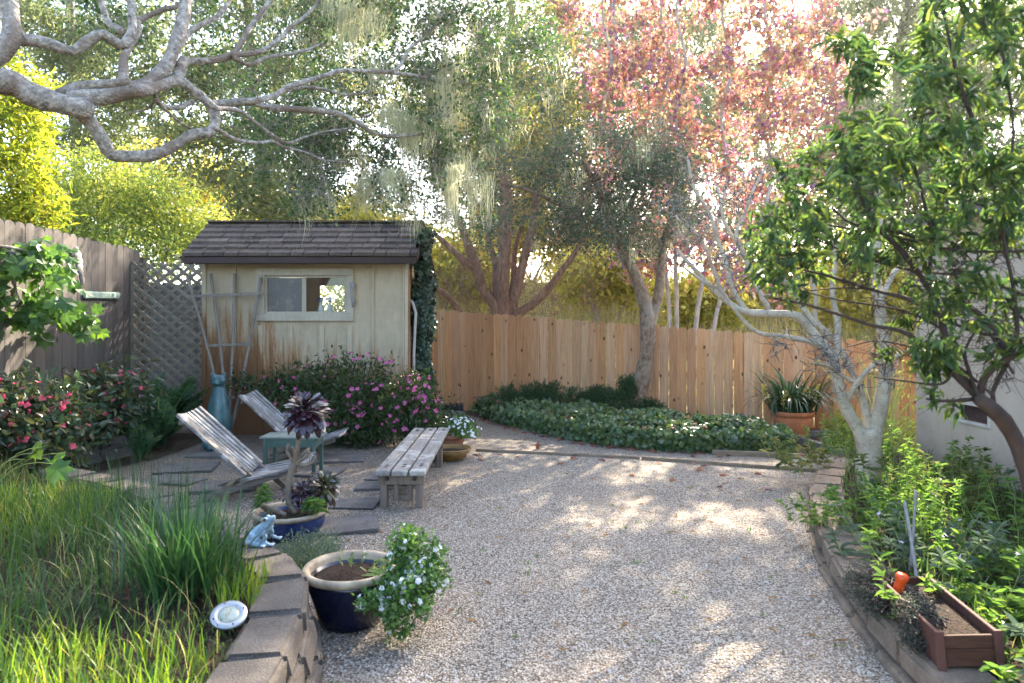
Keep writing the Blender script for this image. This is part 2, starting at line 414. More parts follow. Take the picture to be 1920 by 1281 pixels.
def gravel_mat():
    s = NT('gravel'); o = s.obj()
    wv = s.n('VectorMath', _operation='ADD'); s.t.links.new(o, wv.inputs[0])
    nz = s.n('TexNoise', Vector=o, Scale=40.0, Detail=2.0); sc2 = s.n('VectorMath', _operation='SCALE'); s.t.links.new(nz.outputs['Color'], sc2.inputs[0]); sc2.inputs['Scale'].default_value = .010; s.t.links.new(sc2.outputs[0], wv.inputs[1])
    vx = s.n('TexVoronoi', Vector=wv.outputs[0], Scale=78.0); rc = s.sep(vx.outputs['Color'])
    col = s.ramp(rc[0], [(0, (.15,.115,.085)), (.12, (.25,.20,.15)), (.3, (.35,.29,.22)), (.55, (.44,.375,.29)), (.8, (.50,.44,.36)), (1, (.57,.525,.46))])
    col = s.mix(s.val(vx.outputs['Distance'], .35, .75), col, (.08,.062,.048))
    big = s.noise(.9, 5, o, .6)
    xy = s.sep(o)
    left = s.val(s.math('ADD', xy[0], s.math('MULTIPLY', s.noise(1.3, 4, o), 1.6)), -.7, .5, 1.0, 0.0)     # browner, dirtier ground by the seats
    far = s.val(xy[1], 9.2, 10.6, 0.0, .55)
    dirt = s.math('MAXIMUM', s.math('MULTIPLY', left, s.val(s.noise(2.3, 6, o, .7), .36, .62, .35, .95)), far)
    col = s.mix(s.math('MULTIPLY', dirt, .62), col, s.mix(s.noise(35, 3, o), (.10,.066,.042), (.21,.15,.10)))
    col = s.mix(s.val(big, .50, .70, 0, .5), col, (.27,.205,.15))
    h = s.math('SUBTRACT', s.math('MULTIPLY', rc[1], .35), vx.outputs['Distance'])
    return s.done(s.pbsdf(col, .85, s.bump(h, .9, .012), .25))
def soil_mat(name, a, b, sc_=30):
    s = NT(name); o = s.obj(); n1 = s.noise(sc_, 8, o, .7); n2 = s.noise(sc_*4, 4, o, .7); vo = s.voro(sc_*2.2)
    col = s.mix(s.val(n1, .35, .65), a, b); col = s.mix(s.val(n2, .66, .74), col, (.30,.24,.17))
    h = s.math('ADD', n1, s.math('MULTIPLY', vo, .6))
    return s.done(s.pbsdf(col, .95, s.bump(h, 1.0, .03), .15))
def stone_mat(name, a, b, c, sc_=6):
    s = NT(name); o = s.obj(); n1 = s.noise(sc_, 8, o, .7); n2 = s.noise(sc_*14, 5, o, .7); vo = s.voro(sc_*22)
    base = s.ramp(s.island(), [(0, a), (.5, b), (1, c)])
    col = s.mix(s.val(n1, .38, .66), base, s.n('HueSaturation', Color=base, Value=.6).outputs[0])
    col = s.mix(s.val(n2, .56, .70), col, s.n('HueSaturation', Color=base, Value=1.5, Saturation=.7).outputs[0])
    col = s.mix(s.val(s.noise(sc_*2.2, 6, o, .75), .60, .70), col, (.085,.078,.06))
    h = s.math('ADD', n1, s.math('MULTIPLY', n2, .5)); h = s.math('ADD', h, s.math('MULTIPLY', vo, .25))
    return s.done(s.pbsdf(col, .9, s.bump(h, .8, .02), .25))
def rust_stain(s, col):
    z = s.sep(s.obj())[2]; v = s.n('Mapping', Vector=s.obj(), Scale=(1.0, 1.0, .10)).outputs[0]
    st = s.noise(11, 7, v, .75, .4); x = s.sep(s.obj())[0]
    leftw = s.val(x, -.9, .1, .60, 0.0)                                             # stain climbs higher near the trellis
    lvl = s.math('ADD', s.math('ADD', s.math('MULTIPLY', s.val(st, .3, .75), 1.25), leftw), .62)
    m = s.val(s.math('SUBTRACT', lvl, z), -.05, .42, 0.0, 1.0)
    m2 = s.val(s.math('SUBTRACT', lvl, z), .22, .80, 0.0, 1.0)
    col = s.mix(s.math('MULTIPLY', m, .9), col, (.33,.17,.07)); col = s.mix(s.math('MULTIPLY', m2, .8), col, (.15,.066,.026))
    f = s.voro(38); spot = s.math('MULTIPLY', s.val(f, .10, .20, 1, 0), s.val(s.noise(3, 3), .5, .6))
    return s.mix(s.math('MULTIPLY', spot, .7), col, (.10,.06,.035))
def painted(name, col, stain=None, rough=.7):
    s = NT(name); o = s.obj(); v = s.n('Mapping', Vector=o, Scale=(1, 1, .06)).outputs[0]
    g = s.noise(55, 5, v, .6); c = s.mix(s.val(g, .4, .75), col, tuple(q*.80 for q in col))
    c = s.mix(s.val(s.noise(2.2, 6, o, .65), .46, .74), c, tuple(q*.72 for q in col))
    if stain: c = stain(s, c)
    return s.done(s.pbsdf(c, rough, s.bump(s.math('ADD', g, s.noise(22, 4)), .35, .004), .3))
M = dict
gravel_mat(); soil_mat('soil', (.030,.020,.014), (.085,.058,.04)); soil_mat('mulch', (.06,.04,.028), (.16,.11,.075), 22)
soil_mat('potting_soil', (.025,.016,.012), (.10,.068,.05), 60)
soil_mat('hill_earth', (.16,.13,.055), (.33,.27,.12), 3)
stone_mat('block_stone', (.115,.097,.082), (.155,.132,.11), (.19,.162,.135)); stone_mat('block_stone_warm', (.22,.165,.115), (.28,.21,.15), (.33,.25,.18))
stone_mat('slate', (.115,.105,.10), (.15,.135,.125), (.19,.17,.155), 4)
wood('fence_grey', [(.105,.092,.084), (.14,.122,.11), (.09,.08,.074), (.165,.145,.13)], knots=1.3, kdark=(.03,.024,.022), fine=45, streak=.38)
wood('fence_cedar', [(.51,.26,.125), (.58,.335,.185), (.40,.18,.070), (.62,.37,.195), (.46,.225,.105), (.55,.275,.12), (.60,.30,.125), (.35,.165,.072), (.62,.385,.215), (.50,.26,.13)], knots=1.35, kdark=(.10,.04,.018), knotsc=6.0, fine=50, streak=.30)
wood('fence_shadow', [(.075,.066,.062), (.10,.088,.08)], fine=45); wood('lattice_wood', [(.27,.235,.175), (.33,.29,.215), (.22,.19,.14)], 'x', fine=40, streak=.4)  # back fence boards darkened: their shade is put into the wood colour
wood('stick_wood', [(.23,.195,.16), (.29,.25,.21), (.21,.18,.15)], 'z', fine=50, streak=.45)
wood('weathered', [(.235,.22,.205), (.30,.285,.268), (.19,.175,.16)], 'x', fine=46, streak=.62, bump=.9, pale=(.37,.355,.34))
wood('weathered_dark', [(.16,.13,.105), (.21,.17,.14)], 'x', fine=46, streak=.5)
wood('bench_top', [(.32,.29,.255), (.39,.355,.315), (.27,.24,.21)], 'y', fine=42, streak=.55, bump=.9, pale=(.43,.40,.35))
wood('bench_base', [(.20,.155,.115), (.25,.195,.15)], 'z', fine=42, streak=.5)
wood('timber', [(.27,.20,.13), (.33,.25,.165), (.22,.165,.11)], 'x', fine=40, streak=.45)
wood('grey_timber', [(.17,.15,.14), (.22,.195,.18)], 'y', fine=30, streak=.5)
wood('shingle', [(.088,.065,.050), (.12,.09,.07), (.066,.05,.042), (.155,.115,.09), (.095,.07,.055)], 'y', fine=40, streak=.45)
wood('redwood_box', [(.075,.034,.021), (.10,.044,.026)], 'x', fine=36, streak=.5)
wood('redwood_trim', [(.085,.037,.029), (.11,.048,.036)], 'z', fine=36, streak=.4)
wood('driftwood', [(.30,.28,.26), (.38,.36,.34)], 'z', fine=30, streak=.5)
painted('shed_paint', (.49,.405,.275), rust_stain); painted('batten_paint_lit', (.53,.445,.31), rust_stain); painted('trim_paint', (.50,.445,.34)); painted('fascia_brown', (.062,.040,.036))  # battens: shed paint lightened in place of the shadow lines that show relief
painted('green_paint', (.065,.115,.092)); painted('pale_green', (.16,.19,.165)); painted('raw_orange', (.42,.17,.075))
plain('green_board_paint', (.30,.40,.34), .6, .4, .35, 9)
plain('white_pipe', (.55,.53,.49), .5); plain('old_pipe', (.36,.32,.28), .6, .4, .25); plain('dark_inside', (.05,.045,.04), .9)
stucco(); plain('vent_frame', (.50,.46,.42), .7); plain('vent_mesh', (.055,.030,.026), .8, var=.4, nsc=40)
plain('roof_grey', (.13,.12,.12), .9)
plain('cat_glaze', (.048,.115,.122), .35, .5, .45, 12, .25, bd=.004); plain('frog_glaze', (.22,.315,.375), .55, .35, .45, 30, .2, bd=.003)
plain('dark_dot', (.02,.02,.02), .3)
plain('cobalt_glaze', (.012,.030,.105), .16, .6, .4, 14); plain('navy_glaze', (.004,.006,.022), .18, .6, .3, 8)
plain('rim_clay', (.38,.30,.20), .6, .35, .45, 11, .3, bd=.003); plain('terracotta', (.52,.185,.08), .75, .3, .18, 9, .2, bd=.003)
plain('ochre_bowl', (.26,.145,.045), .5, .4, .3, 10); plain('old_terracotta', (.30,.125,.075), .8, .3, .35, 10, .3)
plain('dark_plastic', (.016,.014,.016), .5); plain('lamp_ring', (.42,.43,.44), .35, .5, .15, 20, metal=.7); plain('lamp_lens', (.34,.37,.30), .12, .6, .15, 30); plain('lamp_body', (.06,.06,.06), .4)
plain('orange_plastic', (.75,.085,.012), .30, .5, .12, 20); plain('bottle_white', (.72,.74,.78), .35); plain('bottle_blue', (.03,.05,.28), .35); plain('pink_cloth', (.55,.10,.20), .8)
plain('bolt_steel', (.06,.045,.04), .5, .5, .3, 30, metal=.6); plain('grey_cane', (.24,.225,.215), .6, .3, .3, 30); plain('post_wood', (.36,.25,.14), .8, .2, .3, 14)
plain('dry_twig', (.24,.155,.085), .9, .1, .35, 6); plain('dark_twig', (.055,.040,.033), .8, .2, .3, 12); plain('green_stem', (.30,.33,.09), .6); plain('succulent_stem', (.20,.155,.11), .8, .2, .3, 26, .5, bd=.004)
bark('oak_bark', (.10,.085,.07), (.30,.265,.225), (.50,.46,.405), (24,24,24), (.20,.155,.12), bump=1.0); bark('oak_bark_brown', (.08,.05,.032), (.22,.145,.095), (.36,.255,.17), (22,22,11), (.27,.22,.165), bump=.9)
bark('cypress_bark', (.10,.055,.035), (.22,.13,.085), (.33,.21,.14), (20,20,4)); pear_bark()
bark('pear_twig', (.05,.043,.04), (.12,.11,.105), (.26,.245,.24), (20,20,20)); bark('gum_bark', (.24,.20,.165), (.40,.34,.28), (.52,.46,.40), (12,12,6)); bark('pine_bark', (.13,.10,.085), (.26,.21,.18), (.36,.30,.27), (10,10,3))
leaf('oak_leaf', [(.018,.05,.018), (.035,.085,.025), (.05,.11,.035), (.085,.15,.045), (.025,.06,.028), (.16,.22,.06)], .38, .32, .5)
leaf('oak_leaf_blue', [(.032,.062,.036), (.055,.092,.052), (.085,.125,.07), (.045,.072,.04), (.13,.155,.07)], .32, .4, .5)
leaf('gum_leaf', [(.18,.08,.20), (.40,.10,.10), (.48,.17,.11), (.52,.28,.11), (.36,.34,.10), (.45,.14,.15), (.25,.13,.26), (.52,.27,.17), (.50,.42,.14), (.37,.10,.12), (.18,.09,.22), (.48,.19,.09), (.52,.36,.20), (.24,.25,.10), (.44,.18,.16), (.20,.22,.09)], .46, .5, .3, tgain=.75, sat=.88)
leaf('yellow_leaf', [(.15,.22,.05), (.26,.33,.07), (.36,.42,.09), (.20,.28,.06), (.10,.17,.05), (.42,.44,.12)], .55, .4, .35, tgain=.9)
leaf('gold_leaf', [(.20,.30,.05), (.34,.40,.06), (.13,.21,.04), (.46,.44,.07), (.26,.34,.05)], .55, .4, .35, tgain=.9)
leaf('pine_leaf', [(.07,.10,.05), (.11,.15,.065), (.15,.19,.08), (.20,.23,.10)], .5, .6, .3)
leaf('pale_pine_leaf', [(.15,.19,.10), (.22,.25,.13), (.28,.30,.17), (.12,.15,.075)], .4, .6, .3)
leaf('cypress_leaf', [(.10,.115,.04), (.15,.16,.05), (.22,.21,.06), (.30,.26,.07)], .55, .6, .3)
leaf('shrub_leaf', [(.03,.07,.022), (.05,.105,.03), (.08,.15,.04), (.028,.06,.024), (.13,.21,.045), (.05,.09,.03), (.20,.25,.05)], .48, .36, .45)
leaf('azalea_leaf', [(.016,.042,.013), (.030,.066,.018), (.05,.095,.026), (.09,.11,.03), (.020,.048,.015)], .28, .4, .45)
leaf('azalea_flower', [(.62,.10,.32), (.70,.20,.44), (.55,.08,.25), (.75,.32,.54)], .4, .6, .3)
leaf('begonia_leaf', [(.03,.065,.034), (.045,.09,.045), (.06,.085,.04), (.10,.10,.035), (.04,.085,.035)], .35, .3, .6)
leaf('begonia_flower', [(.60,.08,.12), (.66,.14,.20), (.52,.05,.09)], .4, .5, .3)
leaf('fern_leaf', [(.03,.09,.042), (.045,.125,.055), (.065,.16,.06), (.11,.21,.055)], .35, .5, .35)
leaf('vine_leaf', [(.05,.12,.032), (.08,.17,.04), (.10,.21,.045), (.14,.26,.045), (.05,.10,.035)], .48, .34, .45)
leaf('ivy_leaf', [(.028,.070,.026), (.050,.105,.034), (.08,.145,.042), (.14,.19,.05), (.036,.08,.03)], .3, .28, .6)
leaf('ivy_leaf_dark', [(.014,.034,.020), (.024,.052,.028), (.035,.07,.032)], .25, .3, .5)
leaf('juniper_leaf', [(.015,.042,.018), (.026,.065,.024), (.042,.09,.03), (.06,.105,.035)], .25, .6, .3)
leaf('bacopa_leaf', [(.045,.11,.032), (.065,.15,.04), (.095,.19,.045), (.13,.24,.045)], .4, .4, .4)
leaf('white_petal', [(.80,.80,.82), (.74,.74,.80), (.84,.83,.78)], .35, .6, .2)
leaf('lilac_petal', [(.50,.45,.70), (.62,.55,.72)], .35, .6, .2)
leaf('bed_leaf', [(.055,.12,.032), (.08,.17,.04), (.115,.22,.045), (.16,.27,.055), (.10,.18,.06)], .45, .4, .4)
leaf('bed_leaf_dull', [(.05,.095,.035), (.075,.13,.045), (.11,.15,.05), (.16,.17,.06), (.20,.18,.08)], .4, .45, .35)
leaf('grey_leaf', [(.11,.16,.10), (.15,.20,.13), (.08,.13,.07)], .3, .6, .3)
leaf('thyme_leaf', [(.045,.065,.045), (.07,.095,.065), (.10,.075,.075)], .25, .6, .3)
leaf('grass_blade', [(.03,.085,.022), (.05,.12,.028), (.075,.15,.032), (.11,.185,.038), (.04,.09,.026), (.17,.18,.06)], .42, .4, .4)
leaf('lime_blade', [(.11,.22,.03), (.17,.28,.036), (.08,.17,.03), (.28,.31,.045)], .5, .4, .4)
leaf('iris_blade', [(.020,.062,.022), (.032,.085,.028), (.05,.115,.034), (.024,.07,.03)], .35, .33, .5)
leaf('strap_blade', [(.028,.062,.026), (.04,.085,.034), (.06,.11,.04)], .3, .35, .5)
leaf('straw_blade', [(.52,.43,.17), (.62,.52,.22), (.44,.38,.13), (.36,.36,.10), (.66,.58,.30)], .5, .6, .2, tgain=.8)
leaf('bud_yellow', [(.42,.33,.05), (.5,.42,.09), (.36,.26,.04)], .3, .5, .3)
leaf('lichen', [(.46,.47,.29), (.54,.53,.34), (.41,.42,.28), (.58,.57,.39)], .5, .9, .1, tgain=.85)
leaf('roof_litter', [(.20,.14,.09), (.28,.20,.12), (.14,.10,.07)], .1, .8, .1)
leaf('aeonium_leaf', [(.022,.008,.013), (.034,.012,.018), (.015,.006,.010), (.05,.02,.028), (.03,.02,.04)], .12, .22, .7)
leaf('aeonium_green', [(.05,.05,.025), (.06,.03,.032), (.07,.085,.03), (.035,.014,.02)], .15, .22, .7)
leaf('litter', [(.20,.075,.045), (.28,.11,.06), (.15,.06,.05), (.34,.17,.08), (.20,.07,.10)], .2, .7, .2)
leaf('dry_leaf', [(.36,.22,.08), (.28,.16,.07), (.42,.30,.14)], .25, .6, .2)
leaf('pebble', [(.15,.115,.088), (.27,.22,.165), (.37,.305,.235), (.45,.385,.305), (.51,.455,.375), (.56,.52,.46)], .0, .8, .25)
leaf('scrub_leaf', [(.20,.22,.06), (.32,.32,.08), (.42,.39,.10), (.50,.44,.13)], .68, .6, .2, tgain=1.35)  # gold tone and raised pass-through put missing sunlight into these bushes
def glass(name, col=(.9,.95,.95)):
    s = NT(name); g = s.n('BsdfGlossy', Roughness=.03, Color=(.8,.8,.8)); t = s.n('BsdfTransparent', Color=col); f = s.n('Fresnel', IOR=1.5)
    x = s.n('MixShader'); s.set(x, 'i0', f.outputs[0]); s.t.links.new(t.outputs[0], x.inputs[1]); s.t.links.new(g.outputs[0], x.inputs[2]); return s.done(x)
glass('window_glass')
def frosted():
    s = NT('dusty_glass'); o = s.obj(); c = s.mix(s.val(s.noise(6, 5, o, .7, 1.5), .52, .72), (.115,.11,.10), (.24,.21,.175))
    return s.done(s.pbsdf(c, .38, None, .5))
frosted()
m = MATS
# ------------------------------------------------------------------ world, sun, camera
SUN_AZ, SUN_EL = rad(25), rad(33)        # to the right of straight ahead, behind the garden
w = bpy.data.worlds.new("World"); sc.world = w; w.use_nodes = True
nt = w.node_tree; nt.nodes.clear()
sky = nt.nodes.new('ShaderNodeTexSky'); sky.sky_type = 'NISHITA'; sky.sun_disc = False
sky.sun_elevation = SUN_EL; sky.sun_rotation = SUN_AZ; sky.dust_density = 2.5; sky.air_density = .9; sky.ozone_density = .8
bg = nt.nodes.new('ShaderNodeBackground'); bg.inputs['Strength'].default_value = 0.15
wo = nt.nodes.new('ShaderNodeOutputWorld'); nt.links.new(sky.outputs[0], bg.inputs[0]); nt.links.new(bg.outputs[0], wo.inputs[0])
sd = bpy.data.lights.new('sun', 'SUN'); sd.energy = 4.7; sd.angle = rad(.53); sd.color = (1.0, .87, .68)
so = bpy.data.objects.new('sun', sd); COL.objects.link(so)
sv = Vector((math.sin(SUN_AZ)*math.cos(SUN_EL), math.cos(SUN_AZ)*math.cos(SUN_EL), math.sin(SUN_EL)))
so.rotation_euler = sv.to_track_quat('Z', 'Y').to_euler(); so.location = (8, 14, 12)
cd = bpy.data.cameras.new('camera'); co = bpy.data.objects.new('camera', cd); COL.objects.link(co); sc.camera = co
co.location = (0, 0, EYE); co.rotation_euler = (rad(90), 0, 0)
cd.sensor_width = 36; cd.lens = FPX/1920*36; cd.shift_y = -(640.5-HOR)/1920; cd.clip_end = 2000; cd.clip_start = .05
cd.dof.use_dof = True; cd.dof.focus_distance = 7.0; cd.dof.aperture_fstop = 3.2
sc.view_settings.view_transform = 'Standard'; sc.view_settings.look = 'None'; sc.view_settings.gamma = 1; sc.view_settings.exposure = 2.75
cy = sc.cycles; cy.use_denoising = True; cy.denoiser = 'OPENIMAGEDENOISE'; cy.max_bounces = 7; cy.diffuse_bounces = 4; cy.glossy_bounces = 2; cy.transmission_bounces = 5; cy.transparent_max_bounces = 8
cy.sample_clamp_indirect = 6; cy.caustics_reflective = False; cy.caustics_refractive = False; cy.use_adaptive_sampling = True; cy.adaptive_threshold = .015
# ------------------------------------------------------------------ ground
def hillz(x, y):
    s = lambda a, b, t: (lambda q: q*q*(3-2*q))(np.clip((t-a)/(b-a), 0, 1))
    h = 3.0*s(13.6, 27, y)+.045*np.maximum(y-25, 0)
    return h*s(-9, -2, x+.0*y)+(.02*np.maximum(y-14, 0))*(1-s(-9, -2, x))
gx = np.unique(np.concatenate([np.linspace(-14, 14, 57), np.linspace(-90, 90, 31)])); gy = np.unique(np.concatenate([np.linspace(-8, 30, 77), np.linspace(-20, 110, 31)]))
X, Y = np.meshgrid(gx, gy); Z = hillz(X, Y)+np.where(Y > 14, R.normal(0, .05, X.shape), 0)-.02
nx, ny = len(gx), len(gy); ii = np.arange(nx*ny).reshape(ny, nx)
F = np.stack([ii[:-1, :-1], ii[:-1, 1:], ii[1:, 1:], ii[1:, :-1]], -1).reshape(-1, 4)
tag(mk('ground', np.stack([X, Y, Z], -1).reshape(-1, 3), F, m['hill_earth'], None, True), kind='structure')
def sheet(name, poly, z, mt, n=1):
    mb = MB(); mb.add([(p[0], p[1], z) for p in poly], [tuple(range(len(poly)))]); return tag(mb.build(name, mt), kind='structure')
sheet('gravel', [(-5.6, -4), (4.38, -4), (4.38, 8.6), (5.7, 8.9), (5.9, 10.0), (-1.5, 12.7), (-1.5, 11.6), (-5.9, 11.6)], 0.0, m['gravel'])
LW = [(-.80, .6), (-.82, 1.6), (-.86, 2.44), (-.905, 2.85), (-.965, 3.2), (-1.10, 3.6), (-1.28, 3.85), (-1.50, 4.05), (-1.93, 4.5), (-2.42, 5.04), (-2.9, 5.46), (-3.4, 5.78), (-4.1, 6.1)]
RW = [(1.72, .8), (1.73, 1.8), (1.75, 2.6), (1.79, 3.15), (1.85, 3.55), (1.95, 4.05), (2.10, 4.6), (2.28, 5.15), (2.47, 5.65), (2.69, 6.15), (2.98, 6.7), (3.33, 7.25)]
def offs(path, d):
    p = np.array(path, float); t = np.gradient(p, axis=0); t = t/np.linalg.norm(t, axis=1)[:, None]
    return p+np.stack([t[:, 1], -t[:, 0]], -1)*d
lin = offs(LW, -.24); rin = offs(RW, .26)
LBED = [tuple(p) for p in lin]+[(-4.9, 6.45), (-7.5, 6.45), (-7.5, -3), (-.9, -3)]
RBED = [tuple(p) for p in rin]+[(3.9, 7.6), (4.38, 8.3), (4.38, -3), (2.0, -3)]
def bed(name, poly, z, mt, seed):
    r = np.random.default_rng(seed); a = np.array(poly); lo, hi = a.min(0), a.max(0); q = r.uniform(lo, hi, (1400, 2)); q = q[inpoly(q, a)]
    bm = bmesh.new(); vs = [bm.verts.new((*p, z)) for p in poly]; f = bm.faces.new(vs); bmesh.ops.triangulate(bm, faces=[f]); bmesh.ops.subdivide_edges(bm, edges=bm.edges[:], cuts=5, use_grid_fill=True)
    for v in bm.verts: v.co.z = z+r.normal(0, .012)
    me = bpy.data.meshes.new(name); bm.to_mesh(me); bm.free(); o = link(name, me, mt); return tag(o, kind='structure')
bed('grass_bed_soil', LBED, .32, m['soil'], 2); bed('flower_bed_soil', RBED, .145, m['soil'], 3)
IVY = [(-.75, 12.2), (-.30, 11.0), (.30, 10.1), (.75, 9.42), (1.3, 8.9), (1.95, 8.55), (2.7, 8.42), (3.42, 8.40), (3.50, 9.0), (2.6, 9.9), (1.6, 10.5), (.9, 11.1), (.4, 12.0), (.1, 12.35)]
sheet('planting_soil', [(-1.4, 12.6), (-.9, 12.0)]+IVY[1:8]+[(3.6, 8.5), (4.2, 8.2), (5.0, 8.8), (5.8, 9.9)], .006, m['mulch'])
sheet('fern_bed_soil', [(-5.6, 6.4), (-4.65, 6.9), (-4.2, 8.1), (-4.15, 9.75), (-5.9, 10.1)], .012, m['mulch'])
# ------------------------------------------------------------------ retaining walls of stone blocks
def wallrun(path, ztop, inner, name, label, lens, mt, side, drop=(.0,)):
    p = smooth_path(np.column_stack([path, np.zeros(len(path))]), 200)[:, :2]
    L = np.concatenate([[0], np.cumsum(np.linalg.norm(np.diff(p, axis=0), axis=1))])
    t = thing(name, label, 'garden wall', (*path[len(path)//2], 0))
    def pos(s, d):
        q = np.array([np.interp(s, L, p[:, 0]), np.interp(s, L, p[:, 1])]); e = np.array([np.interp(s+.05, L, p[:, 0]), np.interp(s+.05, L, p[:, 1])])-np.array([np.interp(s-.05, L, p[:, 0]), np.interp(s-.05, L, p[:, 1])]); e /= np.linalg.norm(e)+1e-9
        return q+np.array([e[1], -e[0]])*d
    courses = [(ztop-.125, ztop, 0.0, inner)]
    z = ztop-.128; k = 1
    while z > -.05: courses.append((z-.115, z, .036*k*-side, inner*.8)); z -= .118; k += 1
    for ci, (z0, z1, out, inn) in enumerate(courses):
        s = -.02+(.17 if ci % 2 else 0); 
        while s < L[-1]-.1:
            l = lens*random.uniform(.92, 1.08); g = .006; q = []
            jz = random.uniform(-.006, .006)
            for zz, bt in ((z0, .012), (z1+jz, 0)):
                a = pos(s+g, out+side*-bt); b = pos(s+l-g, out+side*-bt); c = pos(s+l-g-.012, inn); d = pos(s+g+.012, inn)
                q += [(*a, zz), (*b, zz), (*c, zz), (*d, zz)]
            if side > 0: pass
            else: q = [q[i] for i in (1, 0, 3, 2, 5, 4, 7, 6)]
            q = [(x+random.uniform(-.012, .012), y+random.uniform(-.012, .012), zq+random.uniform(-.005, .005)) for x, y, zq in q]
            MB().hexa(q).build('block', mt, t, bevel=.021, seg=3)
            s += l
    return t
wallrun(LW, .35, -.25, 'retaining_wall', 'low curved grey stone block wall holding the grass bed', .43, m['block_stone'], -1)
wallrun(RW, .17, .27, 'retaining_wall', 'low curved tan stone block wall edging the leafy flower bed beside the house', .40, m['block_stone_warm'], 1)
# ------------------------------------------------------------------ stepping stones
stones = [(645,985,.52,.40),(665,943,.42,.30),(352,876,.60,.48),(330,900,.5,.3),(640,858,.55,.48),(600,885,.42,.4),(425,912,.6,.4),(405,852,.6,.35),(700,911,.34,.28),(715,893,.3,.24),(250,908,.5,.3),(520,872,.45,.4)]
lab = ['grey square paver, nearest the white flowering pot','grey square paver, next to the dark rosette plant','large square paver in front of the ferns','paver half hidden by grass in front of the wooden board','square paver under the seat of the farther slat chair','paver between the green table and the bench','paver under the back of the nearer slat chair','paver at the feet of the blue cat statue','small paver touching the front leg of the bench','small paver under the middle of the bench','paver behind the long grass by the curved wall','paver beneath the green table']
for i, (px, py, wx, wy) in enumerate(stones):
    c = gp(px, py, .02); t = random.uniform(-.25, .25)
    mb = MB().box((0,0,0), (wx, wy, .035), jitter=.012); o = mb.build('stepping_stone', m['slate'], None, bevel=.006)
    o.location = (c[0], c[1], .012); o.rotation_euler = (random.uniform(-.015,.015), random.uniform(-.015,.015), t); tag(o, lab[i], 'paver', 'stepping stones set in the gravel')
# ------------------------------------------------------------------ fences
def board(mb, c, w_, z0, z1, th, ang, dog=.0, side=(0,0)):
    """upright board with rounded top; c centre at base, ang = direction of the fence"""
    hw = w_/2; pr = [(-hw, z0), (hw, z0), (hw, z1-hw*.62)]
    for k in range(1, 6):
        a = math.pi*k/6; pr.append((hw*math.cos(a), z1-hw*.62+hw*.62*math.sin(a)))
    pr.append((-hw, z1-hw*.62)); n = len(pr); ca, sa = math.cos(ang), math.sin(ang); vs = []
    for dy in (-th/2, th/2):
        for (u, z) in pr: vs.append((c[0]+u*ca-dy*sa, c[1]+u*sa+dy*ca, z))
    mb.add(vs, [tuple(range(n)), tuple(range(2*n-1, n-1, -1))]+[(i, i+n, (i+1) % n+n, (i+1) % n) for i in range(n)])
fr = thing('wooden_fence', 'new reddish cedar board fence with rounded tops behind the ivy bed', 'fence', (2.1, 11.3, 0))
A = np.array([-1.62, 12.66]); B = np.array([6.4, 9.75]); L = np.linalg.norm(B-A); ang = math.atan2(*(B-A)[::-1]); mb = MB(); s = 0.0; i = 0
def ftop(x, y): px = 960+FPX*x/y; return EYE-((580+(px-810)*.0715)-HOR)/FPX*y
while s < L:
    wd = random.uniform(.128, .146); c = A+(B-A)/L*(s+wd/2); gap = random.choice([.002, .003, .006, .010, .013])
    zo = random.uniform(-.012, .014); q = c+np.array([-math.sin(ang), math.cos(ang)])*random.uniform(-.006, .006)
    board(mb, q, wd, -.3, ftop(*c)+zo, .018, ang+random.uniform(-.03, .03)); s += wd+gap; i += 1
mb.build('board_panel', m['fence_cedar'], fr)
nf = np.array([-math.sin(ang), math.cos(ang)])
for zf in (.25, .95, 1.4):
    b0 = A+nf*.06; b1 = B+nf*.06; MB().bar((*b0, zf), (*b1, zf-.35), .04, .09).build('rail', m['fence_cedar'], fr)
for k in range(5):
    c = A+(B-A)*(k+.3)/5+nf*.12; MB().box((c[0], c[1], .5), (.09, .09, 1.6), Matrix.Rotation(ang, 3, 'Z')).build('post', m['fence_cedar'], fr)
fl = thing('wooden_fence', 'tall weathered grey board fence with scalloped top on the left side', 'fence', (-5.3, 7.6, 0)); mb = MB()
A = np.array([-4.43-.125*3.2, 3.2]); B = np.array([-4.43-.125*10.55, 10.55]); L = np.linalg.norm(B-A); ang = math.atan2(*(B-A)[::-1]); s = 0
while s < L-.05:
    wd = random.uniform(.175, .195); c = A+(B-A)/L*(s+wd/2); board(mb, c+np.array([random.uniform(-.004,.004), 0]), wd, 0, 2.72+random.uniform(-.015, .02), .02, ang+random.uniform(-.02,.02)); s += wd+.004
mb.build('board_panel', m['fence_grey'], fl)
MB().bar((A[0]-.05, A[1], 2.2), (B[0]-.05, B[1], 2.2), .04, .09).bar((A[0]-.05, A[1], .5), (B[0]-.05, B[1], .5), .04, .09).build('rail', m['fence_grey'], fl)
MB().box((-5.75, 10.60, 1.3), (.1, .09, 2.62)).build('post', m['fence_grey'], fl)
fb = thing('wooden_fence', 'shade-darkened grey board fence seen through the lattice', 'fence', (-6.2, 12.1, 0)); mb = MB(); x = -8.6
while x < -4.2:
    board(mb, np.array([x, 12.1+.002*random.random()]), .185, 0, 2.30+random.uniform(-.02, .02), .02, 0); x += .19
mb.build('board_panel', m['fence_shadow'], fb); MB().box((-6.4, 12.16, 1.9), (4.4, .05, .09)).build('rail', m['fence_grey'], fb)
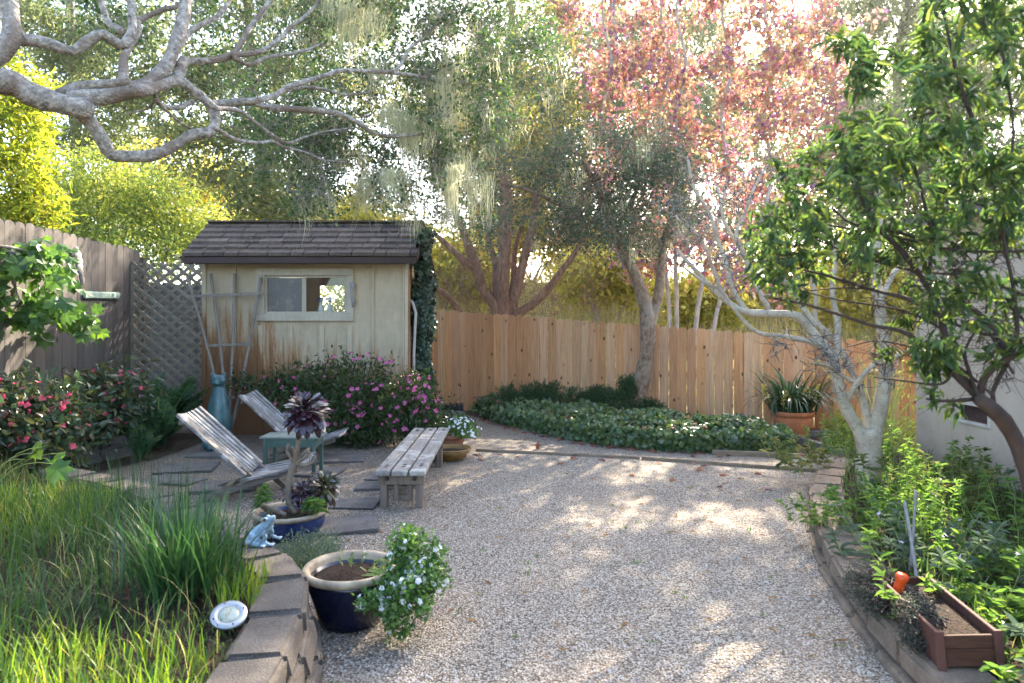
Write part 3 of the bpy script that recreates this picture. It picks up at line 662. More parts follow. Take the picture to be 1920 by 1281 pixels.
# lattice
lt = thing('lattice_panel', 'tan wooden lattice screen between the grey fence and the shed', 'lattice', (-5.08, 10.25, 0))
x0, x1, y, z0, z1 = -5.70, -4.47, 10.22, .05, 2.52
MB().box((x0+.02, y, (z0+z1)/2), (.05, .05, z1-z0)).box((x1-.012, y, (z0+z1)/2), (.03, .05, z1-z0)).build('frame', m['lattice_wood'], lt)
for lay, (sgn, yy) in enumerate(((1, y+.008), (-1, y-.008))):
    mb = MB(); k = -3.0
    while k < 5:
        # line z = sgn*.80*x + const, clipped to the frame
        pts = []
        for t in np.linspace(x0+.03, x1-.015, 60):
            z = (z1-k)-(t-x0)*.80 if sgn < 0 else (k)+(t-x0)*.80
            if z0 < z < z1-.02: pts.append((t, yy, z))
        if len(pts) > 3: mb.bar(pts[0], pts[-1], .012, .046)
        k += .158
    mb.build('slats', m['lattice_wood'], lt)
# ------------------------------------------------------------------ shed
sh = thing('garden_shed', 'small cream painted board and batten shed with brown shingle roof and rust stained base', 'shed', (-2.965, 9.8, 0))
SX0, SX1, SY0, SY1 = -4.44, -1.49, 9.8, 11.4
wz0, wz1, wx0, wx1 = 1.735, 2.285, -3.545, -2.375; H1 = 2.50
def wall_hole(mb, xa, xb, z0, z1, hx0, hx1, hz0, hz1, y, th):
    for (a, b, c, d) in ((xa, hx0, z0, z1), (hx1, xb, z0, z1), (hx0, hx1, z0, hz0), (hx0, hx1, hz1, z1)): mb.box(((a+b)/2, y+th/2, (c+d)/2), (b-a, th, d-c))
mb = MB(); wall_hole(mb, SX0, SX1, 0, H1, wx0, wx1, wz0, wz1, SY0, .05); mb.build('front_wall', m['shed_paint'], sh, merge=True)
mb = MB(); wall_hole(mb, SX0, SX1, 0, 2.35, -3.2, -1.75, 1.75, 2.22, SY1-.05, .05); mb.build('back_wall', m['shed_paint'], sh, merge=True)
RX, RZ, EY, EZ = 10.27, 3.10, 9.44, 2.545
BY, BZ = 11.75, 2.42
for nm_, x in (('side_wall', SX0), ('side_wall', SX1-.05)):
    MB().add([(x+dx, yy, zz) for dx in (0, .05) for yy, zz in ((SY0+.052, 0), (SY1-.052, 0), (SY1-.052, 2.45), (RX, RZ-.07), (SY0+.052, 2.70))], [(0,1,2,3,4), (9,8,7,6,5)]+[(i, (i+1) % 5+0, (i+1) % 5+5, i+5) for i in range(5)]).build(nm_, m['shed_paint'], sh)
MB().box(((SX0+SX1)/2, (SY0+SY1)/2, .03), (2.84, 1.48, .06)).build('floor_panel', m['dark_inside'], sh)
MB().box((-2.6, 10.0, 1.70), (1.7, .28, .03)).build('shelf', m['dark_inside'], sh)
MB().box((-2.02, 11.32, 2.0), (.06, .05, .47)).build('window_post', m['dark_inside'], sh)
for (a, z0, z1, w_) in [(-4.415,0,H1-.01,.06),(439,0,H1-.01,.07),(545,wz1+.13,H1-.01,.07),(489,0,wz0-.17,.065),(545.5,0,wz0-.17,.065),(604,0,wz0-.17,.065),(656,0,wz0-.17,.065),(700,0,H1-.01,.022),(757,0,H1-.01,.02),(-1.515,0,H1-.01,.05)]:
    x = a if a < 0 else (a-960)/FPX*9.8
    MB().box((x, SY0-.014, (z0+z1)/2), (w_, .028, z1-z0)).build('batten', m['batten_paint_lit'], sh, bevel=.002)
wn = MB()
for c, d in (((-2.965,0,2.338),(1.39,.03,.105)), ((-2.965,0,1.685),(1.39,.03,.10)), ((-3.60,0,2.01),(.115,.03,.548)), ((-2.322,0,2.01),(.105,.03,.548))): wn.box((c[0], SY0-.022, c[2]), (d[0], .044, d[2]))
wf = wn.build('window', m['trim_paint'], sh, bevel=.003)
sf = MB()
for c, d in (((-2.96,0,2.272),(1.17,.03,.03)), ((-2.96,0,1.752),(1.17,.04,.035)), ((-3.53,0,2.01),(.03,.03,.49)), ((-2.39,0,2.01),(.03,.03,.49)), ((-2.985,0,2.01),(.06,.03,.49))): sf.box((c[0], SY0+.012, c[2]), d)
sf.build('window_sash', m['trim_paint'], wf)
MB().box((-3.265, SY0+.022, 2.01), (.50, .006, .49)).build('dusty_pane', m['dusty_glass'], wf); MB().box((-2.68, SY0+.022, 2.01), (.55, .005, .49)).build('clear_pane', m['window_glass'], wf)
# roof: courses of separate shingles on both slopes
rf = MB().add([(-4.53, EY+.03, EZ-.035), (-1.33, EY+.03, EZ-.035), (-1.33, RX, RZ-.03), (-4.53, RX, RZ-.03), (-4.53, BY, BZ-.03), (-1.33, BY, BZ-.03)], [(0,1,2,3), (3,2,5,4)]).build('roof', m['fascia_brown'], sh)
def course(mb, ya, za, yb, zb, n, lift):
    for j in range(n+1):
        t0 = j/n; t1 = min((j+1.35)/n, 1.03); x = -4.56-random.uniform(0, .15)
        while x < -1.31:
            wd = random.uniform(.16, .42); xa = max(x, -4.555); xb = min(x+wd-.012, -1.315); x += wd
            if xb-xa < .04: continue
            l = lift+random.uniform(0, .008); jt = random.uniform(-.05, .03)/n
            a = (ya+(yb-ya)*(t0+jt), za+(zb-za)*(t0+jt)); b = (ya+(yb-ya)*t1, za+(zb-za)*t1)
            mb.hexa([(xa,a[0],a[1]),(xb,a[0],a[1]),(xb,b[0],b[1]-.012),(xa,b[0],b[1]-.012),(xa,a[0],a[1]+.036+l),(xb,a[0],a[1]+.036+l),(xb,b[0],b[1]+.002),(xa,b[0],b[1]+.002)])
mb = MB(); course(mb, EY-.02, EZ-.012, RX, RZ, 6, .006); course(mb, BY+.02, BZ-.012, RX, RZ, 9, .006)
x = -4.55
while x < -1.4:
    wd = random.uniform(.28, .42); mb.box((min(x+wd/2, -1.46), RX, RZ+.025), (wd-.008, .17, .022)); x += wd
mb.build('shingles', m['shingle'], rf)
MB().box((-2.95, EY+.012, EZ-.066), (3.24, .03, .085)).box((-2.95, EY+.034, EZ-.10), (3.2, .02, .04)).build('fascia', m['fascia_brown'], sh)
for x in (-4.545, -1.325): MB().bar((x, EY+.03, EZ-.06), (x, RX, RZ-.055), .022, .09, (0,0,1)).build('rake_board', m['fascia_brown'], sh)
MB().box((SX1+.012, SY0+.03, 1.2), (.02, .06, 2.36)).build('corner_trim', m['raw_orange'], sh)
MB().tube([(-1.40, 9.72, .55), (-1.395, 9.72, 1.2), (-1.37, 9.73, 1.75), (-1.41, 9.75, 1.88), (-1.45, 9.82, 1.93)], [.019]*5, 10).build('drain_pipe', m['old_pipe'], sh)
mb = MB().tube([(-2.30, 9.75, 2.19), (-2.275, 9.745, 2.10), (-2.30, 9.74, 2.02), (-2.26, 9.745, 1.90), (-2.275, 9.755, 1.83)], [.022, .032, .018, .030, .012], 8)
mb.ball((-2.27, 9.74, 2.15), (.035,.03,.04)); tag(mb.build('driftwood', m['driftwood']), 'twisted grey driftwood piece fixed to the right window frame of the shed', 'driftwood')
for k, (x, lb) in enumerate(((-2.79, 'blue and grey spray bottle on the shed window sill'), (-2.66, 'white spray bottle with blue collar on the shed window sill'))):
    t = thing('spray_bottle', lb, 'bottle', (x, 9.98, 1.715))
    MB().lathe([(.001,0),(.042,.002),(.045,.03),(.042,.11),(.018,.16),(.016,.19)], (x,9.98,1.715), 16).build('body', m['bottle_white'], t)
    MB().lathe([(.02,.19),(.022,.195),(.022,.222),(.014,.224)], (x,9.98,1.715), 14).build('collar', m['bottle_blue'], t)
    MB().box((x-.015, 9.98, 1.715+.245), (.085, .028, .04)).bar((x-.04,9.98,1.93),(x-.03,9.98,1.90),.012,.01).build('trigger_head', m['bottle_blue' if k == 0 else 'bottle_white'], t, bevel=.006)
tag(MB().box((-2.45, 9.98, 1.745), (.16, .12, .055), jitter=.012).build('folded_cloth', m['pink_cloth'], None, bevel=.015, seg=2), 'pink folded cloth at the right end of the shed window shelf', 'cloth')
# ------------------------------------------------------------------ house on the right
hs = thing('house', 'beige stucco house wall with a small dark crawl space vent', 'house', (5.9, 4.6, 0))
hx = 4.40; vy0, vy1, vz0, vz1 = 6.30, 6.70, .675, .83
HZ = 2.62
mb = MB()
for (a, b, c, d) in ((-4, vy0, -.1, HZ), (vy1, 7.43, -.1, HZ), (vy0, vy1, -.1, vz0), (vy0, vy1, vz1, HZ)): mb.box((hx+.1, (a+b)/2, (c+d)/2), (.2, b-a, d-c))
mb.box((7.2, 7.33, HZ/2), (5.2, .2, HZ+.1)); mb.build('wall', m['stucco'], hs, merge=True)
MB().box((hx-.004, (vy0+vy1)/2, vz0-.012), (.02, vy1-vy0+.05, .025)).box((hx-.004, (vy0+vy1)/2, vz1+.012), (.02, vy1-vy0+.05, .025)).box((hx-.004, vy0-.0125, (vz0+vz1)/2), (.02, .025, vz1-vz0)).box((hx-.004, vy1+.0125, (vz0+vz1)/2), (.02, .025, vz1-vz0)).build('vent', m['vent_frame'], hs)
MB().box((hx+.05, (vy0+vy1)/2, (vz0+vz1)/2), (.02, vy1-vy0, vz1-vz0)).build('vent_mesh', m['vent_mesh'], hs)
MB().add([(4.2, -4, HZ+.0), (4.2, 7.7, HZ+.0), (7.2, 7.7, HZ+.45), (7.2, -4, HZ+.45), (4.2, -4, HZ+.12), (4.2, 7.7, HZ+.12), (7.2, 7.7, HZ+.57), (7.2, -4, HZ+.57)], [(0,1,2,3),(7,6,5,4),(0,4,5,1),(1,5,6,2),(2,6,7,3),(3,7,4,0)]).build('roof', m['roof_grey'], hs)
# lean post right behind the pale tree
ps = thing('wooden_post', 'short wooden post with flat cap behind the white barked tree', 'post', (4.55, 8.6, 0))
MB().box((4.545, 8.6, .5), (.09, .09, .97)).build('shaft', m['post_wood'], ps, bevel=.006); MB().box((4.545, 8.6, 1.0), (.17, .17, .04)).build('cap', m['post_wood'], ps, bevel=.008)
# ------------------------------------------------------------------ timbers
def timber(a, b, w_, h, mt, label, name='edging_timber'):
    mb = MB(); mb.bar((a[0], a[1], h/2-.012), (b[0], b[1], h/2-.012), w_, h); tag(mb.build(name, mt, None, bevel=.006), label, 'timber')
timber(gp(893, 846), gp(1200, 861), .03, .045, m['timber'], 'thin wooden edging strip starting beside the shallow ochre bowl'); timber(gp(1203, 861.5), gp(1537, 886), .03, .05, m['timber'], 'thin wooden edging strip ending at the tan stone wall')
timber(gp(1335, 852), gp(1500, 860), .07, .07, m['timber'], 'short brown timber at the front right end of the ivy'); timber(gp(1485, 826), gp(1580, 857), .08, .10, m['grey_timber'], 'grey timber sloping from the terracotta pot to the stone wall')
timber(gp(1480, 819), gp(1600, 818), .09, .09, m['grey_timber'], 'grey timber on the ground beside the terracotta pot')
bd = MB().bar((-4.98, 7.30, .135), (-4.60, 8.28, .135), .04, .27).bar((-5.5, 7.28, .12), (-4.995, 7.27, .12), .04, .24); tag(bd.build('planter_board', m['grey_timber'], None, bevel=.005), 'weathered grey board edging the red flowered plants by the fence', 'board')
# ------------------------------------------------------------------ furniture
def slat_chair():
    t = thing('slat_chair', 'nearer weathered grey folding slat chair, in front of the green table', 'chair', (0,0,0), 'weathered folding slat chairs')
    # local: x forward, y across (0..W), z up
    W = .53; n = 8; T = Vector((-.55, 0, .80)); F_ = Vector((.30, 0, .0)); S = Vector((.56, 0, .335)); B_ = Vector((-.36, 0, 0.0))
    d1 = (F_-T).normalized(); 
    ly = [W*i/(n-1) for i in range(n)]
    mb = MB(); mf = MB(); ms = MB(); mr = MB()
    for i, y in enumerate(ly):
        k = abs(i-(n-1)/2)/((n-1)/2); dish = -.035*(1-k*k)           # gently dished back
        up = Vector((.72, 0, .69))*dish
        q = T+(F_-T)*.70
        lat = i % 2 == 0 or i == n-1
        mb.bar(T+Vector((0,y,0))+up, q+Vector((0,y,0))+up*.4, .055, .026, (.7,0,.7))
        s0 = Vector((.0, y, .195))+Vector((0,0,dish*.4)); s1 = S+Vector((random.uniform(-.006,.006), y, dish*.5))
        md = S*.62+Vector((.0,0,.195))*.38; md = Vector((md.x, y, md.z-.02+dish*.8))
        ms.bar(s0, md, .052, .026); ms.bar(md-Vector((.01,0,.0)), s1, .052, .026)
    for y in (.075, W-.075): mf.bar(T+(F_-T)*.62+Vector((0,y,-.01)), F_+Vector((0,y,.012)), .04, .045, (.7,0,.7))
    rails = []
    for y in (.03, W-.03): rails.append(MB().bar(Vector((.50,y,.285)), B_+Vector((0,y,.02)), .042, .05))
    mb.build('backrest', m['weathered'], t, False, bevel=.004); ms.build('seat', m['weathered'], t, False, bevel=.004)
    for y in (.075, W-.075): MB().bar(T+(F_-T)*.62+Vector((0,y,-.01)), F_+Vector((0,y,.012)), .04, .045, (.7,0,.7)).build('front_leg', m['weathered_dark'], t, False, bevel=.003)
    for r in rails: r.build('rear_leg', m['weathered_dark'], t, False, bevel=.003)
    MB().bar((-.20,.0,.075), (-.20,W,.075), .04, .03).build('stretcher', m['weathered_dark'], t, False); 
    q = T+(F_-T)*.06; MB().bar((q.x-.03,.01,q.z-.03), (q.x-.03,W-.01,q.z-.03), .03, .03).build('back_batten', m['weathered_dark'], t, False)
    return t
c1 = slat_chair(); c1.location = (-2.46, 6.18, 0); c1.rotation_euler = (0,0,rad(5))
dup(c1, (-2.52, 7.72, 0), rad(3), 'farther weathered grey folding slat chair, behind the green table')
# side table
tb = thing('side_table', 'small green painted side table with weathered plank top between the two chairs', 'table', (-2.33, 7.22, 0))
tx0, tx1, ty0, ty1, tz = -2.58, -2.02, 7.04, 7.36, .43
mb = MB()
for k in range(3): mb.box(((tx0+tx1)/2, ty0+.052+.108*k, tz), (tx1-tx0+.06, .104, .022), jitter=.002)
mb.build('tabletop', m['pale_green'], tb, bevel=.004)
MB().box(((tx0+tx1)/2, ty0+.02, tz-.055), (tx1-tx0-.06, .02, .08)).box(((tx0+tx1)/2, ty1-.02, tz-.055), (tx1-tx0-.06, .02, .08)).box((tx0+.03, (ty0+ty1)/2, tz-.065), (.02, .24, .08)).box((tx1-.03, (ty0+ty1)/2, tz-.065), (.02, .24, .08)).build('apron', m['green_paint'], tb)
for x in (tx0+.03, tx1-.03):
    for y in (ty0+.02, ty1-.02): MB().bar((x, y, 0), (x, y, tz-.014), .036, .036, (1,0,0)).build('leg', m['green_paint'], tb, bevel=.003)
# bench
be = thing('garden_bench', 'long weathered three plank backless wooden bench on the gravel', 'bench', (-.97, 7.0, 0))
for k in range(3):
    x = -1.115+.150*k; MB().box((x, 7.02, .335), (.128, 2.36, .045), jitter=.004).build('seat_plank', m['bench_top'], be, bevel=.006)
for y0 in (5.96, 7.62):
    mb = MB()
    for x in (-1.125, -.815):
        MB().box((x, y0+.06, .145), (.062, .085, .29)).build('leg', m['bench_base'], be, bevel=.004)
    mb.box((-.97, y0+.02, .262), (.40, .045, .10)); mb.box((-.97, y0+.07, .175), (.30, .03, .03)).box((-1.02, y0+.065, .15), (.045, .06, .17)).box((-.90, y0+.065, .15), (.045, .06, .17)).box((-.96, y0+.065, .085), (.16, .055, .05)); mb.build('crosspiece', m['bench_base'], be, bevel=.004)
    for x in (-1.09, -.85): MB().lathe([(.020,0),(.020,.008),(.012,.013)], (0,0,0), 12); b = MB().ball((x, y0-.004, .265), (.020,.012,.020), seg=12, rings=8); b.build('bolt', m['bolt_steel'], be)
for y0 in (5.99, 7.95):
    for k in range(3):
        for dy in (0, .07): MB().ball((-1.115+.15*k+.01, y0+dy+.03*k, .3585), (.022, .012, .004), seg=10, rings=6).build('bolt', m['bolt_steel'], be)
MB().box((-.97, 6.9, .12), (.05, 1.7, .05)).build('stretcher', m['bench_base'], be)
# trellis fan on the shed
tr = thing('garden_trellis', 'fan shaped grey stick trellis leaning on the shed wall', 'trellis', (-3.9, 9.55, 0))
for (a, b) in (((351,518),(412,745)), ((395,513),(422,742)), ((440,513),(428,800)), ((489,520),(436,800))):
    d0, d1 = 9.70, 9.55; p = [at(a[0], a[1], d0), at((a[0]+b[0])/2+2, (a[1]+b[1])/2, (d0+d1)/2), at(b[0], b[1], d1)]
    MB().tube(smooth_path(p, 14), [.023+.003*math.sin(i*2.3) for i in range(14)], 8).build('stick', m['stick_wood'], tr)
for (a, b, d) in (((347,556),(494,550),9.66), ((392,648),(466,645),9.60), ((408,746),(440,745),9.52)): MB().bar(at(*a, d), at(*b, d), .014, .038).build('crossbar', m['stick_wood'], tr)
# cat statue
cs = thing('cat_statue', 'tall glazed teal blue ceramic sitting cat statue beside the shed', 'statue', (-3.70, 8.62, 0)); cx, cyy = -3.70, 8.62
mb = MB(); mb.lathe([(.0005,.0),(.10,.004),(.125,.03),(.14,.10),(.152,.20),(.155,.30),(.150,.40),(.138,.50),(.122,.60),(.103,.68),(.085,.75),(.072,.80),(.066,.84),(.066,.88),(.0005,.90)], (cx, cyy, 0), 40)
mb.ball((cx, cyy-.02, .885), (.098, .088, .078)); mb.ball((cx, cyy-.085, .862), (.045, .032, .030)); mb.ball((cx-.022, cyy-.104, .855), (.021,.016,.017)); mb.ball((cx+.022, cyy-.104, .855), (.021,.016,.017)); mb.ball((cx, cyy-.115, .873), (.012,.010,.008)); mb.ball((cx, cyy-.09, .90), (.018, .025, .035))
for s in (-1, 1):
    mb.add([(cx+s*.095, cyy-.01, .915), (cx+s*.03, cyy-.045, .945), (cx+s*.03, cyy+.02, .945), (cx+s*.082, cyy-.02, 1.0)], [(0,1,2),(0,3,1),(1,3,2),(2,3,0)] if s < 0 else [(0,2,1),(0,1,3),(1,2,3),(2,0,3)])
    mb.ball((cx+s*.082, cyy-.018, .955), (.018,.016,.04)); mb.ball((cx+s*.07, cyy-.015, .935), (.03,.02,.04))
    mb.ball((cx+s*.042, cyy-.076, .912), (.020, .012, .010)); mb.ball((cx+s*.052, cyy-.12, .05), (.048,.075,.048)); mb.ball((cx+s*.045, cyy-.115, .2), (.036,.035,.17)); mb.ball((cx+s*.13, cyy-.03, .13), (.06,.12,.12))
mb.tube(smooth_path([(cx+.05, cyy+.13, .05), (cx+.17, cyy+.06, .045), (cx+.19, cyy-.08, .04), (cx+.12, cyy-.16, .04)], 16), [.035]*16, 10)
mb.fused('body', m['cat_glaze'], cs, .011, 2)
for s in (-1, 1): MB().ball((cx+s*.042, cyy-.0905, .909), (.013,.005,.006), seg=10, rings=6).build('eye', m['dark_dot'], cs)
# frog statue, sitting on the stone wall
fg = thing('frog_statue', 'pale blue ceramic frog statue sitting on the stone wall beside the cobalt bowl', 'statue', (-1.44, 3.97, .345)); fx, fy, fz = -1.455, 3.98, .352
mb = MB(); ry = lambda a: Matrix.Rotation(rad(a), 3, 'Y')
mb.ball((fx-.015, fy, fz+.072), (.085, .056, .050), ry(-38)); mb.ball((fx-.055, fy, fz+.045), (.055,.060,.045)); mb.ball((fx+.035, fy, fz+.125), (.052, .047, .036), ry(-48)); mb.ball((fx+.058, fy, fz+.150), (.042, .038, .024), ry(-55)); mb.ball((fx+.045, fy, fz+.105), (.03, .035, .03))
for s in (-1, 1):
    mb.ball((fx+.028, fy+s*.030, fz+.163), (.018,.016,.018))
    mb.tube(smooth_path([(fx+.015, fy+s*.045, fz+.085), (fx+.045, fy+s*.068, fz+.055), (fx+.030, fy+s*.068, fz+.035), (fx+.062, fy+s*.072, fz+.012)], 12), [.017,.017,.016,.015,.014,.014,.013,.013,.012,.012,.012,.012], 9)
    for q in (-.02, 0, .02): mb.tube([(fx+.055, fy+s*.072, fz+.012), (fx+.095, fy+s*.072+q, fz+.009)], [.009, .007], 7); mb.ball((fx+.098, fy+s*.072+q, fz+.010), .009, seg=8, rings=6)
    mb.ball((fx-.045, fy+s*.065, fz+.048), (.062, .028, .034), ry(25)); mb.tube(smooth_path([(fx-.09, fy+s*.075, fz+.03), (fx-.04, fy+s*.095, fz+.02), (fx+.02, fy+s*.095, fz+.012)], 10), [.018]*10, 8)
    for q in (-.022, 0, .022): mb.tube([(fx+.01, fy+s*.095, fz+.011), (fx+.055, fy+s*.098+q, fz+.008)], [.010, .007], 7)
mb.v = [((x-fx)*.86+fx, (y-fy)*.86+fy, (z-fz)*.86+fz) for x, y, z in mb.v]; mb.fused('body', m['frog_glaze'], fg, .0055, 1)
for s in (-1, 1): MB().ball((fx+.0267, fy+s*.0383, fz+.1428), (.0085,.0036,.0085), seg=10, rings=6).build('eye', m['dark_dot'], fg)
# ------------------------------------------------------------------ pots
def pot(name, label, cat_, c, prof, rimprof, bodym, rimm, soilz, soilr, n=40, soilm='potting_soil'):
    t = thing(name, label, cat_, c)
    MB().lathe(prof+[(prof[-1][0]-.004, soilz-.06)], c, n).build('body', m[bodym], t)
    MB().lathe(rimprof, c, n, caps=False).build('rim', m[rimm], t)
    mb = MB(); rr = np.random.default_rng(5); pr = [(soilr, soilz-.012), (soilr*.8, soilz), (soilr*.5, soilz+.012), (soilr*.2, soilz+.018), (.0005, soilz+.02)]
    mb.lathe(pr, c, 24, wob=.02); mb.build('soil', m[soilm], t); return t
pc = (-.885, 3.74, .004)
pot('plant_pot', 'large glossy navy pot with cream rim holding the white flowers', 'pot', pc, [(.155,0),(.165,.01),(.185,.08),(.21,.16),(.232,.235),(.236,.262),(.20,.262)], [(.232,.258),(.250,.262),(.258,.278),(.258,.292),(.246,.305),(.226,.300),(.214,.285),(.21,.24)], 'navy_glaze', 'rim_clay', .255, .214, 48)
bc = (-1.70, 5.22, .004)
pot('plant_bowl', 'wide cobalt blue glazed bowl with tan rim holding the purple rosette plant', 'pot', bc, [(.19,0),(.215,.015),(.25,.07),(.265,.12),(.255,.155),(.26,.165),(.2,.165)], [(.252,.162),(.268,.162),(.282,.175),(.283,.188),(.268,.198),(.246,.194),(.236,.18),(.232,.12)], 'cobalt_glaze', 'rim_clay', .15, .236, 48)
tc = (3.98, 9.70, .0)
pot('plant_pot', 'large terracotta pot of strappy leaves in front of the cedar fence', 'pot', tc, [(.20,0),(.205,.01),(.25,.20),(.268,.30),(.20,.30)], [(.262,.295),(.298,.300),(.302,.355),(.296,.365),(.272,.362),(.264,.33)], 'terracotta', 'terracotta', .33, .266, 44)
oc = (-.73, 8.07, .0)
pot('plant_bowl', 'shallow ochre bowl of dark soil behind the bench', 'pot', oc, [(.13,0),(.135,.01),(.20,.07),(.245,.125),(.2,.125)], [(.238,.12),(.252,.125),(.254,.138),(.242,.142),(.232,.132),(.21,.09)], 'ochre_bowl', 'ochre_bowl', .10, .222)
rc_ = (-.80, 8.62, .0)
pot('plant_pot', 'old terracotta pot with white flowers behind the ochre bowl', 'pot', rc_, [(.15,0),(.155,.01),(.19,.12),(.205,.17),(.17,.17)], [(.20,.165),(.225,.17),(.23,.215),(.22,.222),(.202,.22),(.196,.19)], 'old_terracotta', 'old_terracotta', .18, .20)
# black nursery tray on the ground near the fence
ty = thing('nursery_tray', 'black ribbed plastic tray with dry stalks in front of the cedar fence', 'tray', (-.98, 10.95, 0)); mb = MB(); x0, x1, y0, y1 = -1.16, -.80, 10.80, 11.10
for (cxx, cyy_, dx, dy) in (((x0+x1)/2, y0, x1-x0, .02), ((x0+x1)/2, y1, x1-x0, .02), (x0, (y0+y1)/2, .02, y1-y0-.024), (x1, (y0+y1)/2, .02, y1-y0-.024)): mb.box((cxx, cyy_, .22), (dx, dy, .16))
for k in range(10): mb.box((x0+.02+k*.036, y0-.016, .21), (.012, .012, .12))
mb.build('body', m['dark_plastic'], ty); MB().box(((x0+x1)/2, (y0+y1)/2, .15), (.34, .28, .28)).build('soil', m['potting_soil'], ty)
st = R.uniform(-1, 1, (16, 4, 3))*.05; pth = np.array([-.98, 10.95, .30])+R.normal(0, .07, (16, 1, 3))*[1, 1, .1]+np.linspace(0, 1, 4)[None, :, None]*R.normal(0, .09, (16, 1, 3))+np.linspace(0, 1, 4)[None, :, None]*[0, 0, .09]
V, F = tubes(pth, np.full((16, 4), .007), 5); mk('dry_stalks', V, F, m['dry_leaf'], ty)
# ------------------------------------------------------------------ small things
sl = thing('solar_light', 'round metal solar ground light tilted in the grass beside the stone wall', 'garden light', (-1.215, 2.93, .37)); o = np.array([-1.215, 2.93, .385])
Rm = Euler((rad(24), rad(10), 0)).to_matrix()
def disc(prof, nm, mt, k=1):
    mb = MB().lathe(prof, (0,0,0), 36); mb.v = [tuple((Rm @ Vector(v))+Vector(o)) for v in mb.v]; mb.build(nm, mt, sl)
disc([(.045,.002),(.052,.008),(.072,.006),(.076,.0),(.075,-.008)], 'ring', m['lamp_ring']); disc([(.0005,.009),(.025,.008),(.046,.003),(.047,-.002)], 'lens', m['lamp_lens']); disc([(.074,-.006),(.062,-.02),(.055,-.06),(.02,-.07)], 'housing', m['lamp_body'])
mb = MB(); mb.box((0,0,.0105), (.004,.045,.002)); mb.v = [tuple((Rm @ Vector(v))+Vector(o)) for v in mb.v]; mb.build('solar_strip', m['rim_clay'], sl)
for a in range(4):
    q = Rm @ Vector((.062*math.cos(a*1.57+.7), .062*math.sin(a*1.57+.7), .0085)); MB().ball(np.array(q)+o, .004, seg=8, rings=6).build('screw', m['dark_dot'], sl)
# planter box at the front right
bx = thing('planter_box', 'small reddish wooden planter box tipped on the stone wall edge at front right', 'planter', (1.985, 3.21, .17)); Bt = Matrix.Translation((1.985, 3.21, .165)) @ Euler((0, rad(-5), rad(-8))).to_matrix().to_4x4()
def bxp(nm, mt, parts, bev=.003):
    mb = MB()
    for c, d in parts: mb.box(c, d)
    mb.v = [tuple(Bt @ Vector(v)) for v in mb.v]; mb.build(nm, mt, bx, bevel=bev)
bxp('side_board', m['redwood_trim'], [((-.115, 0, .085), (.018, .66, .165))]); bxp('side_board', m['redwood_trim'], [((.115, 0, .085), (.018, .66, .165))])
bxp('end_board', m['redwood_box'], [((0, -.318, .055), (.21, .016, .075)), ((0, -.318, .122), (.21, .016, .055))]); bxp('end_board', m['redwood_box'], [((0, .318, .085), (.21, .016, .14))])
bxp('corner_post', m['redwood_trim'], [((-.115, -.335, .085), (.034, .02, .18))]); bxp('corner_post', m['redwood_trim'], [((.115, -.335, .085), (.034, .02, .18))]); bxp('soil', m['potting_soil'], [((0, 0, .065), (.208, .61, .12))])
# orange trowel grip stuck in the box
og = thing('trowel', 'orange plastic trowel handle sticking up out of the planter box', 'garden tool', (1.90, 3.45, .27)); p0 = np.array(at(1676, 1134, 3.42)); p1 = np.array(at(1693, 1077, 3.40)); pts = [p0+(p1-p0)*t for t in np.linspace(0, 1, 12)]
MB().tube(pts, [.021,.023,.025,.023,.021,.023,.026,.025,.024,.028,.031,.026], 14).build('grip', m['orange_plastic'], og); MB().tube([p0-(p1-p0)*.7, p0-(p1-p0)*.3, p0+(p1-p0)*.02], [.006,.007,.007], 8).build('blade', m['bolt_steel'], og)
for (a, b, r, lb) in (((1696,940,3.75),(1724,1122,3.55),.009,'pale grey bamboo stake leaning over the planter box'), ((1717,920,3.95),(1706,1070,3.9),.008,'darker thin stake behind the pale stake in the flower bed')):
    p = smooth_path([at(*a), (at(*a)+at(*b))/2+[.004,0,0], at(*b)], 14); tag(MB().tube(p, [r*(1+.12*(i % 5 == 2)) for i in range(14)], 8).build('garden_stake', m['grey_cane']), lb, 'stake')
# wall pieces on the grey fence
fpx = lambda px, py, off=.03: (lambda y: np.array([-4.43-.125*y+off, y, EYE-(py-HOR)/FPX*y]))((-4.43+off)*FPX/(px-960+.125*FPX))
a = fpx(157, 553); b = fpx(224, 555); mb = MB().bar(a, b, .035, .105)
tag(mb.build('painted_board', m['green_board_paint'], None, bevel=.02, seg=3), 'short pale green painted board with rounded ends fixed to the grey fence', 'board')
q = fpx(143, 492, .05); mb = MB()
for k, (dz, r) in enumerate([(.14,.05),(.09,.085),(.02,.09),(-.05,.07),(-.11,.05),(-.17,.035),(-.22,.03)]): mb.ball(q+[0, .02*k, dz], (.022, r, .06))
tag(mb.build('driftwood', m['driftwood']), 'grey driftwood slab hanging on the fence above the green board', 'driftwood')
# ------------------------------------------------------------------ trees
def crown(name, P, D, L, W, kind, mt, parent, up=.6, out=.9, rng=R, mi=None):
    n = len(P); d = nrm(D*out+rng.normal(0, .8, (n, 3))); N = nrm(rng.normal(0, .75, (n, 3))+[0, 0, up])
    sc_ = rng.uniform(.65, 1.25, n); V, F = leaves(P, d, N, L*sc_, W*sc_, kind); return mk(name, V, F, m[mt], parent)
